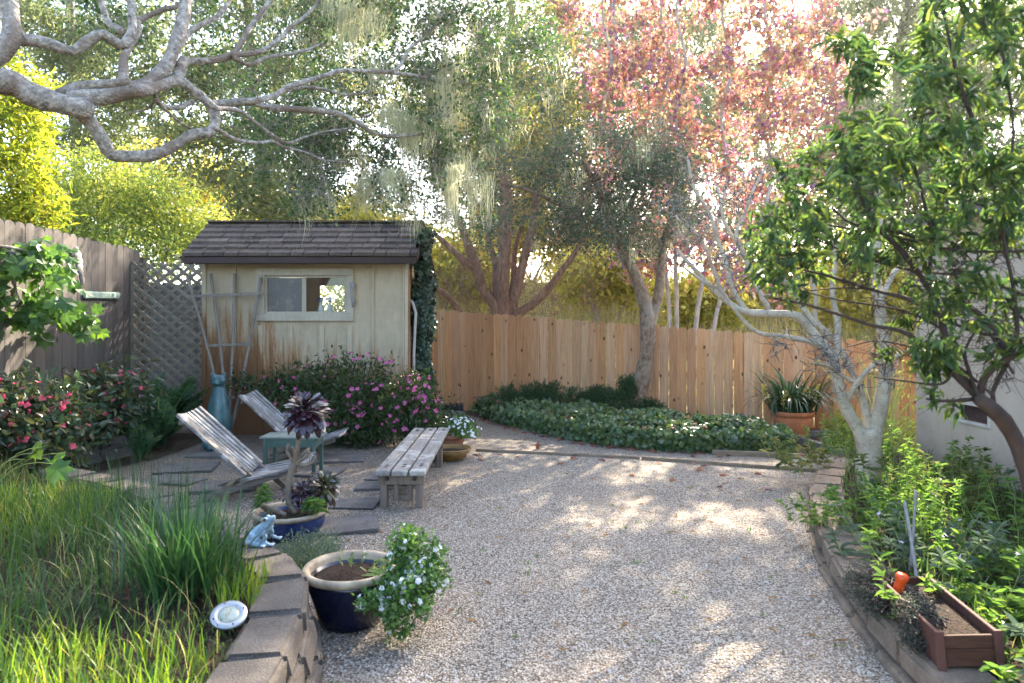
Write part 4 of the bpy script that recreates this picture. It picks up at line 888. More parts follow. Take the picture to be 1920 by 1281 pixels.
# --- big coast live oak whose limbs reach in from the left
oak = thing('oak_tree', 'old pale barked oak reaching in from the left hung with grey green lichen', 'tree', (-4.6, 4.2, 0)); W = Wood(11)
W.limb([(-4.9, 4.0, -.1), (-4.75, 4.1, 1.2), (-4.45, 4.2, 2.4), (-3.75, 4.25, 3.25), at(-60, 130, 4.3)], .26, .17, 20, 14)
W.traced([(-60,130),(-10,150),(27,158),(60,178),(101,191),(141,201),(165,203)], 4.3, 4.6, 54.6, 35.7, 26, 12)
W.traced([(-120,170),(-30,120),(8,90),(24,64),(20,40),(16,-10),(30,-90)], 4.4, 4.6, 40.5, 28.9, 26, 12)
W.traced([(14,76),(37,74),(84,80),(134,96),(161,80),(191,64),(215,79),(232,84),(247,60),(248,30),(246,5),(228,-20),(200,-80)], 4.5, 5.0, 23.8, 12.8, 34, 10)
W.traced([(232,60),(205,44),(195,20),(188,0),(170,-60)], 4.9, 5.2, 15.0, 6.8)
W.traced([(134,183),(201,181),(252,168),(279,158),(309,128),(329,84),(342,40),(349,0),(352,-60)], 4.6, 5.2, 33.4, 18.7, 30, 11)
W.traced([(110,176),(150,162),(200,158),(240,152)], 4.6, 4.7, 19.4, 17.0, 14, 9)
W.traced([(232,150),(232,111),(242,87),(258,60),(258,40),(279,30),(309,17),(336,10),(380,-30)], 4.7, 5.3, 17.6, 6.8, 26, 9)
W.traced([(140,198),(148,208),(174,235),(195,268),(208,290),(235,293),(282,292),(322,276),(356,255),(393,248)], 4.6, 5.1, 26.4, 18.7, 34, 11)
W.traced([(393,250),(404,232),(403,215),(396,198),(413,195),(470,191),(503,201),(570,206),(604,208),(640,214),(680,235),(700,250),(740,256),(800,250)], 5.1, 6.2, 19.4, 5.1, 40, 10)
W.traced([(398,200),(366,172),(335,152),(305,160),(278,168),(255,172)], 5.1, 4.65, 16, 24, 22, 10)
W.traced([(329,154),(340,130),(346,112)], 4.95, 5.1, 22, 18, 10, 9)
W.traced([(455,192),(513,181),(537,164),(570,154),(614,141),(641,132),(690,134),(734,134),(751,121),(768,91),(801,64),(830,30)], 5.2, 6.3, 12.3, 4.2, 34, 9)
W.traced([(530,172),(560,165),(600,166),(650,178),(700,172)], 5.4, 6.1, 7.9, 3.4); W.traced([(734,136),(774,141),(808,148),(855,153),(920,170),(960,200)], 5.9, 7.0, 7.0, 3.4, 22)
W.traced([(335,122),(349,115),(396,114),(433,104),(450,84),(470,50),(503,7),(530,-40)], 5.0, 5.8, 15.0, 6.8, 26, 9)
W.traced([(436,103),(487,97),(523,74),(550,47),(584,20),(610,-20)], 5.3, 6.2, 10.6, 5.1, 22); W.traced([(440,109),(470,121),(503,107),(564,97),(610,80)], 5.3, 6.0, 9.7, 4.2, 20)
W.traced([(338,85),(362,54),(403,34),(430,3),(450,-40)], 5.0, 5.6, 11.4, 6.0, 18)
W.traced([(405,240),(420,250),(443,262),(483,268),(510,265),(530,275),(570,285),(604,299),(650,305)], 5.1, 6.2, 8.8, 3.4, 28)
W.traced([(405,203),(416,204),(450,208),(476,228),(503,248),(537,268),(570,258),(604,248),(660,240)], 5.1, 6.2, 9.7, 3.4, 28)
W.traced([(290,176),(296,192),(310,200),(335,202),(362,190)], 4.8, 5.0, 7.9, 10.2, 14); W.traced([(296,190),(320,215),(345,235),(380,250)], 4.8, 5.3, 6.2, 3.4, 14); W.traced([(292,186),(275,205),(240,212)], 4.8, 5.0, 5.3, 2.5, 10)
rng = np.random.default_rng(21)
Tg = np.vstack([seen_box([(560,-140),(1010,-140),(1050,80),(1020,230),(900,300),(840,400),(640,400),(600,250),(560,150)], 350, 6.1, 8.6, rng),
  seen_box([(330,-140),(600,-140),(620,260),(640,390),(560,330),(440,230),(350,100)], 120, 6.0, 8.0, rng),
  seen_box([(740,40),(920,40),(930,430),(880,440),(760,400)], 110, 6.6, 8.8, rng), seen_box([(440,230),(640,240),(640,400),(560,390),(480,310)], 50, 5.8, 7.6, rng),
  seen_box([(80,-160),(350,-160),(350,70),(250,100),(100,40)], 34, 4.8, 6.8, rng)])
tw = W.grow(Tg, .11, .016, .0022, .03, 7, 5); W.sprigs(5000, .30, .0021, 5); W.sprigs(9000, .16, .0013, 4)
W.build('trunk', m['oak_bark'], oak)
P, D = around(tw, 66, .085, rng, .35); P[:, 2] += .02
keep = rng.random(len(P)) < (.35+.65*(np.sin(P[:, 0]*3.1)*np.sin(P[:, 1]*2.3+1)*np.sin(P[:, 2]*3.7) > -.15))
P = P[keep]; D = D[keep]; crown('crown', P, D, .044, .024, 'oval', 'oak_leaf', oak, .6, .9, rng)
def lichen(parent, tops, per, lmin, lmax, seed, wd=(.003, .009)):
    r = np.random.default_rng(seed); B = len(tops); i = np.repeat(np.arange(B), per); n = len(i)
    Lc = r.uniform(lmin, lmax, B); fan = r.uniform(.02, .085, B)
    base = tops[i]+r.normal(0, 1, (n, 3))*fan[i][:, None]*[1, .8, .45]
    L = Lc[i]*r.beta(1.5, 1.9, n)*1.15; k = 6; t = np.linspace(0, 1, k)
    c = base[:, None]+np.zeros((n, k, 3)); c[:, :, 2] -= L[:, None]*t; pull = (tops[i]-base)[:, None]*(t**.8)[None, :, None]*r.uniform(.2, .8, (B, 1, 1))[i]; pull[:, :, 2] = 0; c += pull
    c += np.cumsum(r.normal(0, .010, (n, k, 3)), 1)+(r.normal(0, .03, (B, 3))[i])[:, None]*(t**2)[None, :, None]*[1, 1, 0]
    a = r.uniform(0, np.pi, n); sd = np.stack([np.cos(a), np.sin(a), 0*a], -1); w_ = r.uniform(*wd, n)[:, None]*np.array([.5, 1, 1, .8, .5, .15])[None]
    V = np.stack([c-sd[:, None]*w_[:, :, None], c+sd[:, None]*w_[:, :, None]], 2).reshape(-1, 3)
    b = (np.arange(n)*k*2)[:, None]+np.arange(k-1)[None]*2; F = np.stack([b, b+1, b+3, b+2], -1).reshape(-1, 4)
    mk('lichen', V, F, m['lichen'], parent)
big = [(700,10),(690,30),(742,205),(752,215),(762,225),(680,290),(672,330),(676,345),(836,100),(832,130),(826,150),(770,240),(775,260),(845,300),(850,320),(790,50),(800,250),(858,330),(735,210),(650,25),(752,330),(782,345),(725,330),(760,330),(660,300),(740,330),(835,340),(795,160),(815,170),(660,60),(700,120),(852,190),(640,15),(520,10),(610,0),(880,340),(700,340)]
tops = np.array([at(x+rng.uniform(-6, 6), y-8, rng.uniform(5.9, 6.9)) for x, y in big]); lichen(oak, np.vstack([tops, tops+rng.normal(0, .05, tops.shape)*[1.5,1,.6]]), 58, .18, .66, 4, (.001, .0036))
j = rng.integers(0, len(tw), 420); jt = tw[j, rng.integers(2, 7, 420)]; jt = jt[(jt[:, 0] > -2.2)]; lichen(oak, jt, 20, .06, .36, 5, (.001, .0034))
# --- small oak with the curved trunk in front of the cedar fence
ok2 = thing('oak_tree', 'slender curved oak growing out of the junipers in front of the cedar fence', 'tree', (1.95, 10.9, 0)); W = Wood(12)
W.limb([at(1190,800,10.9), at(1196,750,10.9), at(1206,700,10.88), at(1214,650,10.85), at(1214,600,10.85), at(1208,560,10.85)], .135, .115, 22, 14)
W.traced([(1210,570),(1200,540),(1186,505),(1172,480),(1160,440),(1135,400),(1120,350),(1090,300)], 10.85, 10.6, 26, 9, 28, 11)
W.traced([(1216,640),(1222,600),(1233,560),(1238,525),(1240,490),(1246,450),(1262,400),(1270,340)], 10.87, 11.1, 22, 8, 26, 10)
W.traced([(1160,440),(1120,425),(1060,390),(1000,360),(940,345)], 10.7, 10.0, 13, 5, 22); W.traced([(1172,478),(1150,440),(1180,390),(1200,330),(1190,270)], 10.7, 10.6, 12, 5, 20); W.traced([(1246,450),(1290,410),(1320,360)], 11, 11, 8, 4, 14)
rng = np.random.default_rng(31)
Tg = np.vstack([seen_box([(890,400),(930,330),(1050,250),(1160,220),(1260,250),(1330,330),(1330,420),(1250,470),(1120,480),(1000,470),(900,470)], 230, 9.4, 11.8, rng), seen_box([(1180,240),(1260,240),(1262,330),(1190,340)], 30, 10, 11, rng), seen_box([(1040,330),(1200,330),(1240,470),(1050,450)], 50, 10, 11.6, rng), seen_box([(880,20),(1040,20),(1080,330),(880,340)], 70, 9.0, 11, rng)])
tw = W.grow(Tg, .13, .02, .003, .04, 7, 5); W.sprigs(2400, .34, .0026, 4); W.build('trunk', m['oak_bark_brown'], ok2)
P, D = around(tw, 72, .13, rng, .35); keep = np.sin(P[:, 0]*3.3+1)*np.sin(P[:, 2]*3.9)*np.sin(P[:, 1]*2.7) > -.22; crown('crown', P[keep], D[keep], .050, .030, 'oval', 'oak_leaf_blue', ok2, .5, .8, rng)
lichen(ok2, tw[rng.integers(0, len(tw), 60), 5], 22, .1, .4, 6, (.002, .005))
# --- cypress with many bare limbs just behind the fence
cyp = thing('cypress_tree', 'dead looking brown cypress with many bare limbs fanning out behind the fence', 'tree', (-.2, 14.5, .1)); W = Wood(13)
for px, d1, w0, w1 in [([(940,690),(931,584),(907,548),(899,513),(881,468),(866,427),(854,400),(840,350),(820,280)],14.2,24,9), ([(899,513),(880,495),(863,483),(821,444),(780,420)],14.0,15,7), ([(945,690),(943,584),(940,533),(946,489),(946,459),(950,380),(940,260),(960,120),(955,-60)],14.6,34,10), ([(952,690),(958,584),(973,527),(985,477),(1000,420),(1010,330),(1040,240)],14.8,26,9), ([(955,640),(973,590),(1005,566),(1038,530),(1056,504),(1075,480),(1100,440)],14.3,22,8), ([(925,680),(860,581),(833,551),(813,536),(790,500)],13.9,18,7), ([(935,600),(925,560),(930,500),(915,440),(920,360)],14.9,18,7), ([(950,590),(962,540),(966,470),(985,400)],15,16,6)]: W.traced(px, 14.5, d1, w0, w1, 28, 9)
rng = np.random.default_rng(41)
tw0 = W.grow(seen_box([(800,420),(870,360),(1000,350),(1120,420),(1150,580),(1000,600),(800,590)], 230, 13.4, 15.8, rng), .14, .020, .004, .05, 7, 4); W.sprigs(1500, .8, .0035, 5, tw0)
tw = W.grow(np.vstack([seen_box([(660,140),(1080,60),(1120,330),(1000,380),(760,400),(640,330)], 80, 13.6, 17, rng), seen_box([(900,-40),(1080,-40),(1090,330),(920,330)], 60, 12.6, 15, rng), seen_box([(700,-160),(1060,-160),(1080,60),(660,140)], 26, 13.8, 17, rng)]), .1, .03, .005, .03, 7, 4); W.build('trunk', m['cypress_bark'], cyp)
P, D = around(tw, 50, .20, rng, .4); crown('crown', P, D, .15, .045, 'dia', 'cypress_leaf', cyp, .4, 1.2, rng)
# --- sweet gum in autumn colour
r_ = np.random.default_rng(78); SD = np.array([math.sin(SUN_AZ)*math.cos(SUN_EL), math.cos(SUN_AZ)*math.cos(SUN_EL), math.sin(SUN_EL)])
q = np.column_stack([r_.uniform(-1.2, 2.6, 26), r_.uniform(.6, 8.8, 26), np.zeros(26)]); SHADE = q+SD*((r_.uniform(13.6, 16.6, 26)-q[:, 1])/SD[1])[:, None]    # added crown points on sun rays, placed to dapple the gravel with shade
gum = thing('sweetgum_tree', 'tall sweetgum in red, orange and purple autumn leaf behind the cedar fence', 'tree', (2.9, 14.8, .2)); W = Wood(14)
for x, d, pw in ((1135,15.4,12), (1245,16.5,15), (1275,15.6,12), (1360,17.2,14), (1440,16.8,12)): W.traced([(1265+.35*(x-1265),720),(1262+.5*(x-1262),560),(x-10,400),(x+6,310),(x-8,220),(x+12,120),(x-6,20),(x+9,-150),(x-8,-330)], 14.8, d, 9, 3, 44, 8, .12)
rng = np.random.default_rng(51)
Tg = np.vstack([seen_box([(1010,-40),(1560,-60),(1600,200),(1590,330),(1520,420),(1400,430),(1330,300),(1250,200),(1130,180),(1060,110),(1030,40)], 330, 14.6, 19.5, rng), seen_box([(1060,150),(1300,180),(1400,440),(1250,470),(1100,380)], 80, 14.2, 18.5, rng), seen_box([(1020,-420),(1560,-420),(1560,-60),(1010,-40)], 60, 15.5, 19, rng), seen_box([(1020,380),(1420,430),(1500,560),(1250,560),(1050,470)], 26, 13, 14.6, rng)])
tw = W.grow(np.vstack([Tg, SHADE]), .10, .022, .004, .0, 7, 4); W.sprigs(1400, .5, .003, 4, None, .4); W.build('trunk', m['gum_bark'], gum)
P, D = around(tw, 40, .15, rng, .2); n = len(P); d = nrm(rng.normal(0, .55, (n, 3))+[0, 0, -.75]); N = nrm(rng.normal(0, 1, (n, 3))+[0, -.2, .1]); s_ = rng.uniform(.7, 1.25, n)
V, F = leaves(P, d, N, .122*s_, .13*s_, 'maple'); mk('crown', V, F, m['gum_leaf'], gum)
# --- pale barked fruit tree in the bed at the right
pear = thing('fruit_tree', 'bare white barked multi stemmed fruit tree in the flower bed', 'tree', (3.09, 5.95, .14)); W = Wood(15); d0 = 5.95
for px, d1, w0, w1 in [([(1634,960),(1632,920),(1628,880),(1630,840),(1630,815)],5.95,46,40), ([(1622,850),(1612,810),(1588,770),(1574,730),(1566,685),(1543,647),(1517,617),(1495,592),(1440,588),(1392,584),(1345,550),(1302,505),(1270,470)],5.9,26,7), ([(1632,850),(1628,805),(1618,756),(1603,711),(1575,655),(1546,620),(1528,600),(1530,560),(1520,520)],6.2,18,8), ([(1638,850),(1642,800),(1652,756),(1660,700),(1656,632),(1648,569),(1640,480),(1652,400),(1640,300)],6.1,28,11), ([(1566,690),(1571,640),(1570,602),(1560,540),(1566,480),(1550,420)],6.0,14,6), ([(1556,650),(1521,641),(1465,630),(1424,625),(1390,597),(1352,545),(1325,533),(1280,500)],5.7,11,4), ([(1582,765),(1592,745),(1607,718),(1637,685),(1667,677),(1690,660)],5.7,11,6), ([(1607,722),(1580,705),(1555,688),(1525,680)],5.6,8,6), ([(1352,545),(1335,500),(1322,465),(1297,430),(1270,410)],5.8,8,5), ([(1400,586),(1372,540),(1360,490),(1342,440),(1330,400),(1300,350),(1290,300)],5.9,11,5), ([(1450,595),(1420,540),(1390,470),(1360,420),(1345,350)],6.1,11,5), ([(1395,480),(1380,440),(1400,390),(1420,340),(1440,310)],6.1,8,4), ([(1528,610),(1480,540),(1440,480),(1430,420),(1455,370)],6.2,12,5), ([(1648,569),(1690,500),(1740,560),(1790,570),(1850,560)],6.3,11,5)]: W.traced(px, d0, d1, w0, w1, 26, 12, .05)
rng = np.random.default_rng(61)
tw = W.grow(np.vstack([seen_box([(1240,400),(1300,290),(1420,280),(1530,330),(1560,450),(1500,560),(1380,560),(1270,500)], 120, 5.5, 6.5, rng), seen_box([(1400,600),(1560,600),(1560,720),(1480,720),(1410,660)], 22, 5.5, 6.0, rng), seen_box([(1530,660),(1700,650),(1700,740),(1560,760)], 16, 5.5, 6, rng)]), .16, .009, .003, .0, 6, 5)
W.build('trunk', m['pear_bark'], pear); W2 = Wood(16); W2.P = W.P; W2.Rd = W.Rd; W2.twigs = tw
q = W2.sprigs(620, .17, .0042, 5, tw); W2.twigs = q; W2.sprigs(500, .07, .0035, 4, q); sp = np.concatenate([p_[None] for p_ in q]); W2.build('spur_twigs', m['pear_twig'], pear)
mb = MB().ball(at(1640, 905, 5.86), (.055, .03, .035)); mb.build('trunk_hollow', m['dark_dot'], pear)
# --- dark shrub close to the camera at the right
shr = thing('large_shrub', 'tall leaning shrub with narrow glossy leaves close up at the right edge', 'shrub', (2.05, 2.55, .14)); W = Wood(17); d0 = 2.35
W.limb([(2.02, 2.45, .1), at(1945,980,2.4), at(1920,868,2.37), at(1903,823,2.35), at(1877,782,2.33), at(1854,763,2.3), at(1836,748,2.3)], .034, .024, 22, 10, .08)
for px, d1, w0, w1 in [([(1836,748),(1783,692),(1772,643),(1765,595),(1740,540),(1690,470),(1640,420),(1600,340)],2.5,15,7), ([(1836,748),(1847,707),(1892,670),(1920,658),(1980,600),(2000,480)],2.2,14,8), ([(1838,748),(1772,752),(1738,748)],2.2,9,4), ([(1880,790),(1860,740),(1905,640),(1900,540),(1880,420),(1900,250),(1880,100)],2.3,9,4), ([(1836,748),(1800,700),(1720,640),(1690,621),(1633,610),(1577,591),(1502,569),(1450,560)],2.5,11,4), ([(1790,690),(1765,720),(1700,715),(1637,707)],2.4,6,3), ([(1765,595),(1700,560),(1640,545),(1560,520),(1480,500),(1410,490)],2.8,9,3), ([(1892,670),(1850,600),(1800,560),(1780,480),(1700,440),(1600,420),(1560,390)],2.6,11,4), ([(1880,420),(1840,290),(1815,200),(1780,160),(1700,130),(1620,110),(1600,80)],2.6,10,4), ([(1840,290),(1770,215),(1712,222)],2.4,6,4), ([(1815,200),(1790,120),(1770,20),(1760,-80)],2.4,7,4), ([(1640,420),(1615,330),(1620,260),(1610,210)],2.7,6,3), ([(1740,540),(1745,440),(1720,330),(1700,260)],2.6,8,4)]: W.traced(px, d0, d1, w0, w1, 24, 9, .08)
for px in ([(1940,560),(1820,520),(1700,505),(1580,470),(1480,425),(1430,400)], [(1950,470),(1800,470),(1660,440),(1540,420),(1440,405)], [(1836,748),(1790,640),(1700,585),(1560,560),(1430,525)], [(1900,640),(1800,612),(1700,560),(1600,540),(1520,545)], [(1960,400),(1820,380),(1690,330),(1600,300),(1540,310)], [(1860,740),(1800,690),(1740,660),(1650,640),(1590,650)], [(1900,700),(1840,600),(1790,540),(1730,520),(1660,480)], [(1940,620),(1870,560),(1780,545),(1690,530)], [(1836,748),(1810,660),(1850,580),(1830,500),(1760,430)]): W.traced(px, 2.3, 2.3+.1*(len(px)), 6.5, 2.2, 24, 7, .08)
rng = np.random.default_rng(71)
Tg = np.vstack([seen_box([(1430,330),(1560,240),(1640,220),(1760,230),(1930,300),(1930,480),(1760,470),(1640,510),(1500,560),(1400,520),(1400,420)], 230, 2.1, 3.2, rng), seen_box([(1560,50),(1700,90),(1750,-80),(1960,-100),(1960,320),(1740,300),(1650,230),(1600,180)], 110, 1.9, 2.9, rng), seen_box([(1640,520),(1930,480),(1930,640),(1760,700),(1640,660)], 36, 2.1, 2.8, rng), seen_box([(1500,60),(1640,60),(1660,180),(1590,180)], 9, 2.3, 2.6, rng), seen_box([(1690,650),(1790,640),(1780,790),(1700,780)], 9, 2.1, 2.4, rng)])
tw = W.grow(Tg, .12, .006, .0013, .03, 7, 5); W.sprigs(900, .13, .0012, 4); leafy = W.twigs; bare = W.grow(seen_box([(1560,480),(1930,430),(1930,720),(1800,780),(1640,700)], 120, 2.1, 2.9, rng), .14, .005, .0014, .02, 7, 5); W.sprigs(500, .16, .0013, 4, bare); tw = leafy; W.build('trunk', m['dark_twig'], shr)
P, D = around(tw, 22, .014, rng, .25); n = len(P); s_ = rng.uniform(.45, 1.3, n)
V, F = leaves(P, nrm(D*.9+rng.normal(0, .65, (n, 3))+[0, 0, -.5]), nrm(rng.normal(0, .6, (n, 3))+[0, 0, .8]), .050*s_, .0122*s_, 'lance'); mk('crown', V, F, m['shrub_leaf'], shr)
# ------------------------------------------------------------------ background trees and bushes
def bush(name, label, cat_, base, blobs, n, per, L, Wd, kind, mt, bk='dark_twig', seed=1, group=None, sag=0, tr=.05, spread=None, up=.5, tw_k=5, wob=.08, stems=5):
    """blobs: list of (x,y,z,rx,ry,rz) crown masses in world space"""
    r = np.random.default_rng(seed); t = thing(name, label, cat_, base, group); Wd_ = Wood(seed+500); c = np.array([b_[:3] for b_ in blobs]).mean(0)
    for k in range(stems): 
        b_ = np.array(blobs[k % len(blobs)]); e = b_[:3]+r.normal(0, .25, 3)*b_[3:]; Wd_.limb([np.array(base)+r.normal(0, tr*1.2, 3)*[1, 1, 0], (np.array(base)+e)/2+r.normal(0, .08, 3)*np.linalg.norm(e-base), e], tr, tr*.35, 14, 7)
    vol = np.array([b_[3]*b_[4]*b_[5] for b_ in blobs]); pr = vol**.75/np.sum(vol**.75); i = r.choice(len(blobs), n, p=pr); u = nrm(r.normal(0, 1, (n, 3)))*(r.random((n, 1))**.42)
    B_ = np.array(blobs)[i]; T_ = B_[:, :3]+u*B_[:, 3:]; T_ = T_[T_[:, 2] > base[2]+.05]
    tw_ = Wd_.grow(T_, wob, tr*.5, tr*.06, sag, tw_k, 4); Wd_.build('trunk', m[bk], t)
    P_, D_ = around(tw_, per, spread or L*1.6, r, .45); k_ = P_[:, 2] > base[2]+.02; crown('crown', P_[k_], D_[k_], L, Wd, kind, mt, t, up, .9, r); return t, tw_
A3 = lambda px, py, d, rx, ry, rz: (*at(px, py, d), rx/FPX*d, ry, rz/FPX*d)
bush('shrub', 'bright golden leaved shrub over the left end of the grey fence', 'shrub', (-7.4, 9.3, 0), [A3(-10,320,9.4,90,.8,140), A3(30,190,9.6,70,.7,90), A3(-70,200,9.4,90,.8,160), A3(60,380,9.6,60,.6,60)], 170, 50, .12, .036, 'lance', 'gold_leaf', 'gum_bark', 101, None, .1, .05, .12)
bush('shrub', 'large sunlit yellow green shrub behind the lattice', 'shrub', (-9.2, 14.5, 0), [A3(130,400,14,100,1.2,110), A3(240,390,14.6,110,1.3,110), A3(330,420,15,80,1.0,90), A3(200,500,13.6,140,1.0,90), A3(90,480,13.4,90,1,90), A3(400,470,15.2,60,.9,60)], 420, 85, .085, .036, 'oval', 'yellow_leaf', 'gum_bark', 102, None, 0, .06, .22)
def pine(label, base, px, d, w0, tiers, n, per, L, Wd, mt, seed, group='conifers far behind the garden', name='pine_tree', extra=None, eper=30, espread=.2):
    """tall conifer: straight trunk and flat boughs"""
    r = np.random.default_rng(seed); t = thing(name, label, 'tree', base, group); Wp = Wood(seed); Wp.limb([base, at(*px[0], d), at(*px[1], d), at(*px[2], d)], w0, w0*.3, 26, 9)
    T_ = []
    for (cx, cy, rx, ry, k) in tiers: 
        q = r.normal(0, .45, (k, 2)); T_.append(np.array([at(cx+q[j, 0]*rx, cy+q[j, 1]*ry, d+r.uniform(-1, 1)*rx/FPX*d*.8) for j in range(k)]))
    tw_ = Wp.grow(np.vstack(T_), .07, w0*.22, w0*.03, -.02, 6, 5); tx_ = None if extra is None else Wp.grow(extra, .05, w0*.15, w0*.03, -.02, 6, 5)
    Wp.build('trunk', m['pine_bark'], t)
    P_, D_ = around(tw_, per, L*1.1, r, .5); P_[:, 2] += r.normal(0, .02, len(P_))
    if extra is not None: q_ = np.repeat(extra, eper, 0)+r.normal(0, espread, (len(extra)*eper, 3)); P_ = np.vstack([P_, q_]); D_ = np.vstack([D_, rdir(len(q_), .2, r)])
    crown('crown', P_, D_, L, Wd, 'dia', mt, t, .8, 1.0, r); return t
pine('tall grey trunked pine with flat boughs above the shed', (-9.0, 26, .5), [(500,380),(470,100),(450,-260)], 26, .30, [(440,330,170,26,46),(560,395,150,22,44),(360,250,150,30,34),(560,250,160,40,46),(420,130,170,50,40),(600,150,170,60,46),(500,10,200,60,40),(640,40,150,60,40),(420,-120,200,90,40)], 0, 80, .34, .085, 'pine_leaf', 201)
pine('leaning pine with dark clumped crown at the upper left', (-16.5, 27, .0), [(150,380),(140,200),(120,-240)], 27, .30, [(140,100,120,40,40),(60,30,120,50,32),(230,180,110,36,36),(170,260,120,24,26),(240,60,120,50,26),(330,160,90,60,30)], 0, 80, .34, .085, 'pine_leaf', 202)
pine('broad hazy pine behind the sweetgum', (4.4, 33, 2.6), [(1130,420),(1150,150),(1140,-260)], 33, .34, [(1080,330,190,70,46),(1250,300,190,70,46),(1400,420,190,60,46),(1100,160,190,90,46),(1330,180,190,80,46),(950,300,160,90,40),(1200,440,200,60,46)], 0, 84, .42, .11, 'pale_pine_leaf', 203)
pine('dense pale pine far behind the middle of the sweetgum', (8.5, 40, 3.2), [(1230,420),(1240,150),(1245,-160)], 40, .36, [(1120,60,200,80,50),(1300,60,200,80,50),(1450,120,180,90,50),(1240,200,200,80,50),(1400,260,190,80,46),(1060,220,170,90,46),(1250,-60,200,60,40),(1500,330,150,80,40)], 0, 70, .48, .13, 'pale_pine_leaf', 206)
pine('dark green pine filling the sky between the oak and the sweetgum', (-1.2, 31, 2.6), [(915,420),(930,250),(928,110)], 31, .32, [(910,150,140,40,40),(980,190,140,60,46),(850,210,140,60,46),(940,280,150,80,46)], 0, 80, .38, .10, 'pine_leaf', 207)
pine('bare topped pale pine against the sky at upper right', (12.2, 29, 2.6), [(1668,330),(1690,60),(1790,-260)], 29, .30, [(1600,40,120,50,30),(1720,50,130,50,30),(1650,-20,150,50,26),(1600,150,60,40,8),(1650,-30,90,50,8),(1620,210,90,70,40),(1780,150,110,80,40)], 0, 120, .30, .075, 'pale_pine_leaf', 204)
pine('pale young conifer behind the close shrub at right', (12.6, 21, 1.6), [(1760,420),(1750,230),(1740,40)], 21, .20, [(1740,230,120,90,46),(1680,310,120,60,40),(1800,330,130,70,40),(1760,110,70,60,22),(1620,260,60,50,22),(1640,380,110,60,40),(1860,180,130,90,46),(1900,60,120,70,40),(1880,300,110,60,36)], 0, 90, .27, .06, 'pale_pine_leaf', 205, 'conifers far behind the garden', 'conifer_tree')
r_ = np.random.default_rng(77)
for k, (px, py, d, rx, rz, lb) in enumerate([(700,440,24,130,110,'loose grey green bush behind the ridge of the shed'), (850,500,21,110,80,'round bush on the slope behind the cypress'), (1130,510,20,90,60,'pale scrub bush on the dry slope left of the curved oak'), (1320,560,18.5,70,40,'low green bush just above the fence right of the curved oak'), (1440,520,22,130,80,'wide scrub bush on the slope behind the fruit tree'), (1620,520,19,110,110,'tall scrub bush behind the right end of the fence'), (1760,480,20,150,160,'big dark bush behind the corner of the house'), (1000,420,30,160,120,'large soft bush high on the slope behind the cypress'), (560,420,30,160,90,'distant olive bush over the left part of the shed roof'), (330,330,33,170,140,'distant bush behind the sunlit yellow shrub')]):
    c = at(px, py, d); gz = float(hillz(np.array(c[0]), np.array(d))); bush('shrub', lb, 'shrub', (c[0], d, gz-.05), [A3(px,py,d,rx*.7,rx/FPX*d*.5,rz*.7), A3(px-rx*.5,py+rz*.35,d,rx*.5,rx/FPX*d*.4,rz*.55), A3(px+rx*.5,py+rz*.3,d,rx*.5,rx/FPX*d*.4,rz*.6)], 90, 62, .010*d, .0046*d, 'oval', 'scrub_leaf' if k not in (6,) else 'pine_leaf', 'gum_bark', 301+k, 'bushes on the slope behind the fence', 0, .05, .013*d)
bush('shrub', 'yellow green bush close behind the shed, seen through its window', 'shrub', (-3.4, 13.2, 0), [(-3.6,13.2,1.3,.9,.6,.9), (-2.5,13.3,1.4,.8,.6,.9), (-3.0,13.2,2.1,.8,.5,.6)], 120, 70, .08, .034, 'oval', 'yellow_leaf', 'gum_bark', 120, None, 0, .04, .2)
# dry grass on the slope
p = spots([(-3.5, 13.0), (13, 11.6), (24, 26), (-6, 27)], 26000, 0, r_); p[:, 2] = hillz(p[:, 0], p[:, 1])-.03; n = len(p)
V, F = blades(p, r_.uniform(.4, 1.3, n), r_.uniform(.008, .018, n), r_.uniform(0, 6.28, n), r_.uniform(.15, 1.0, n), 3, 1.0, r_); tag(mk('dry_grass', V, F, m['straw_blade']), 'tall straw coloured dry grass on the slope behind the cedar fence', 'grass', kind='stuff')
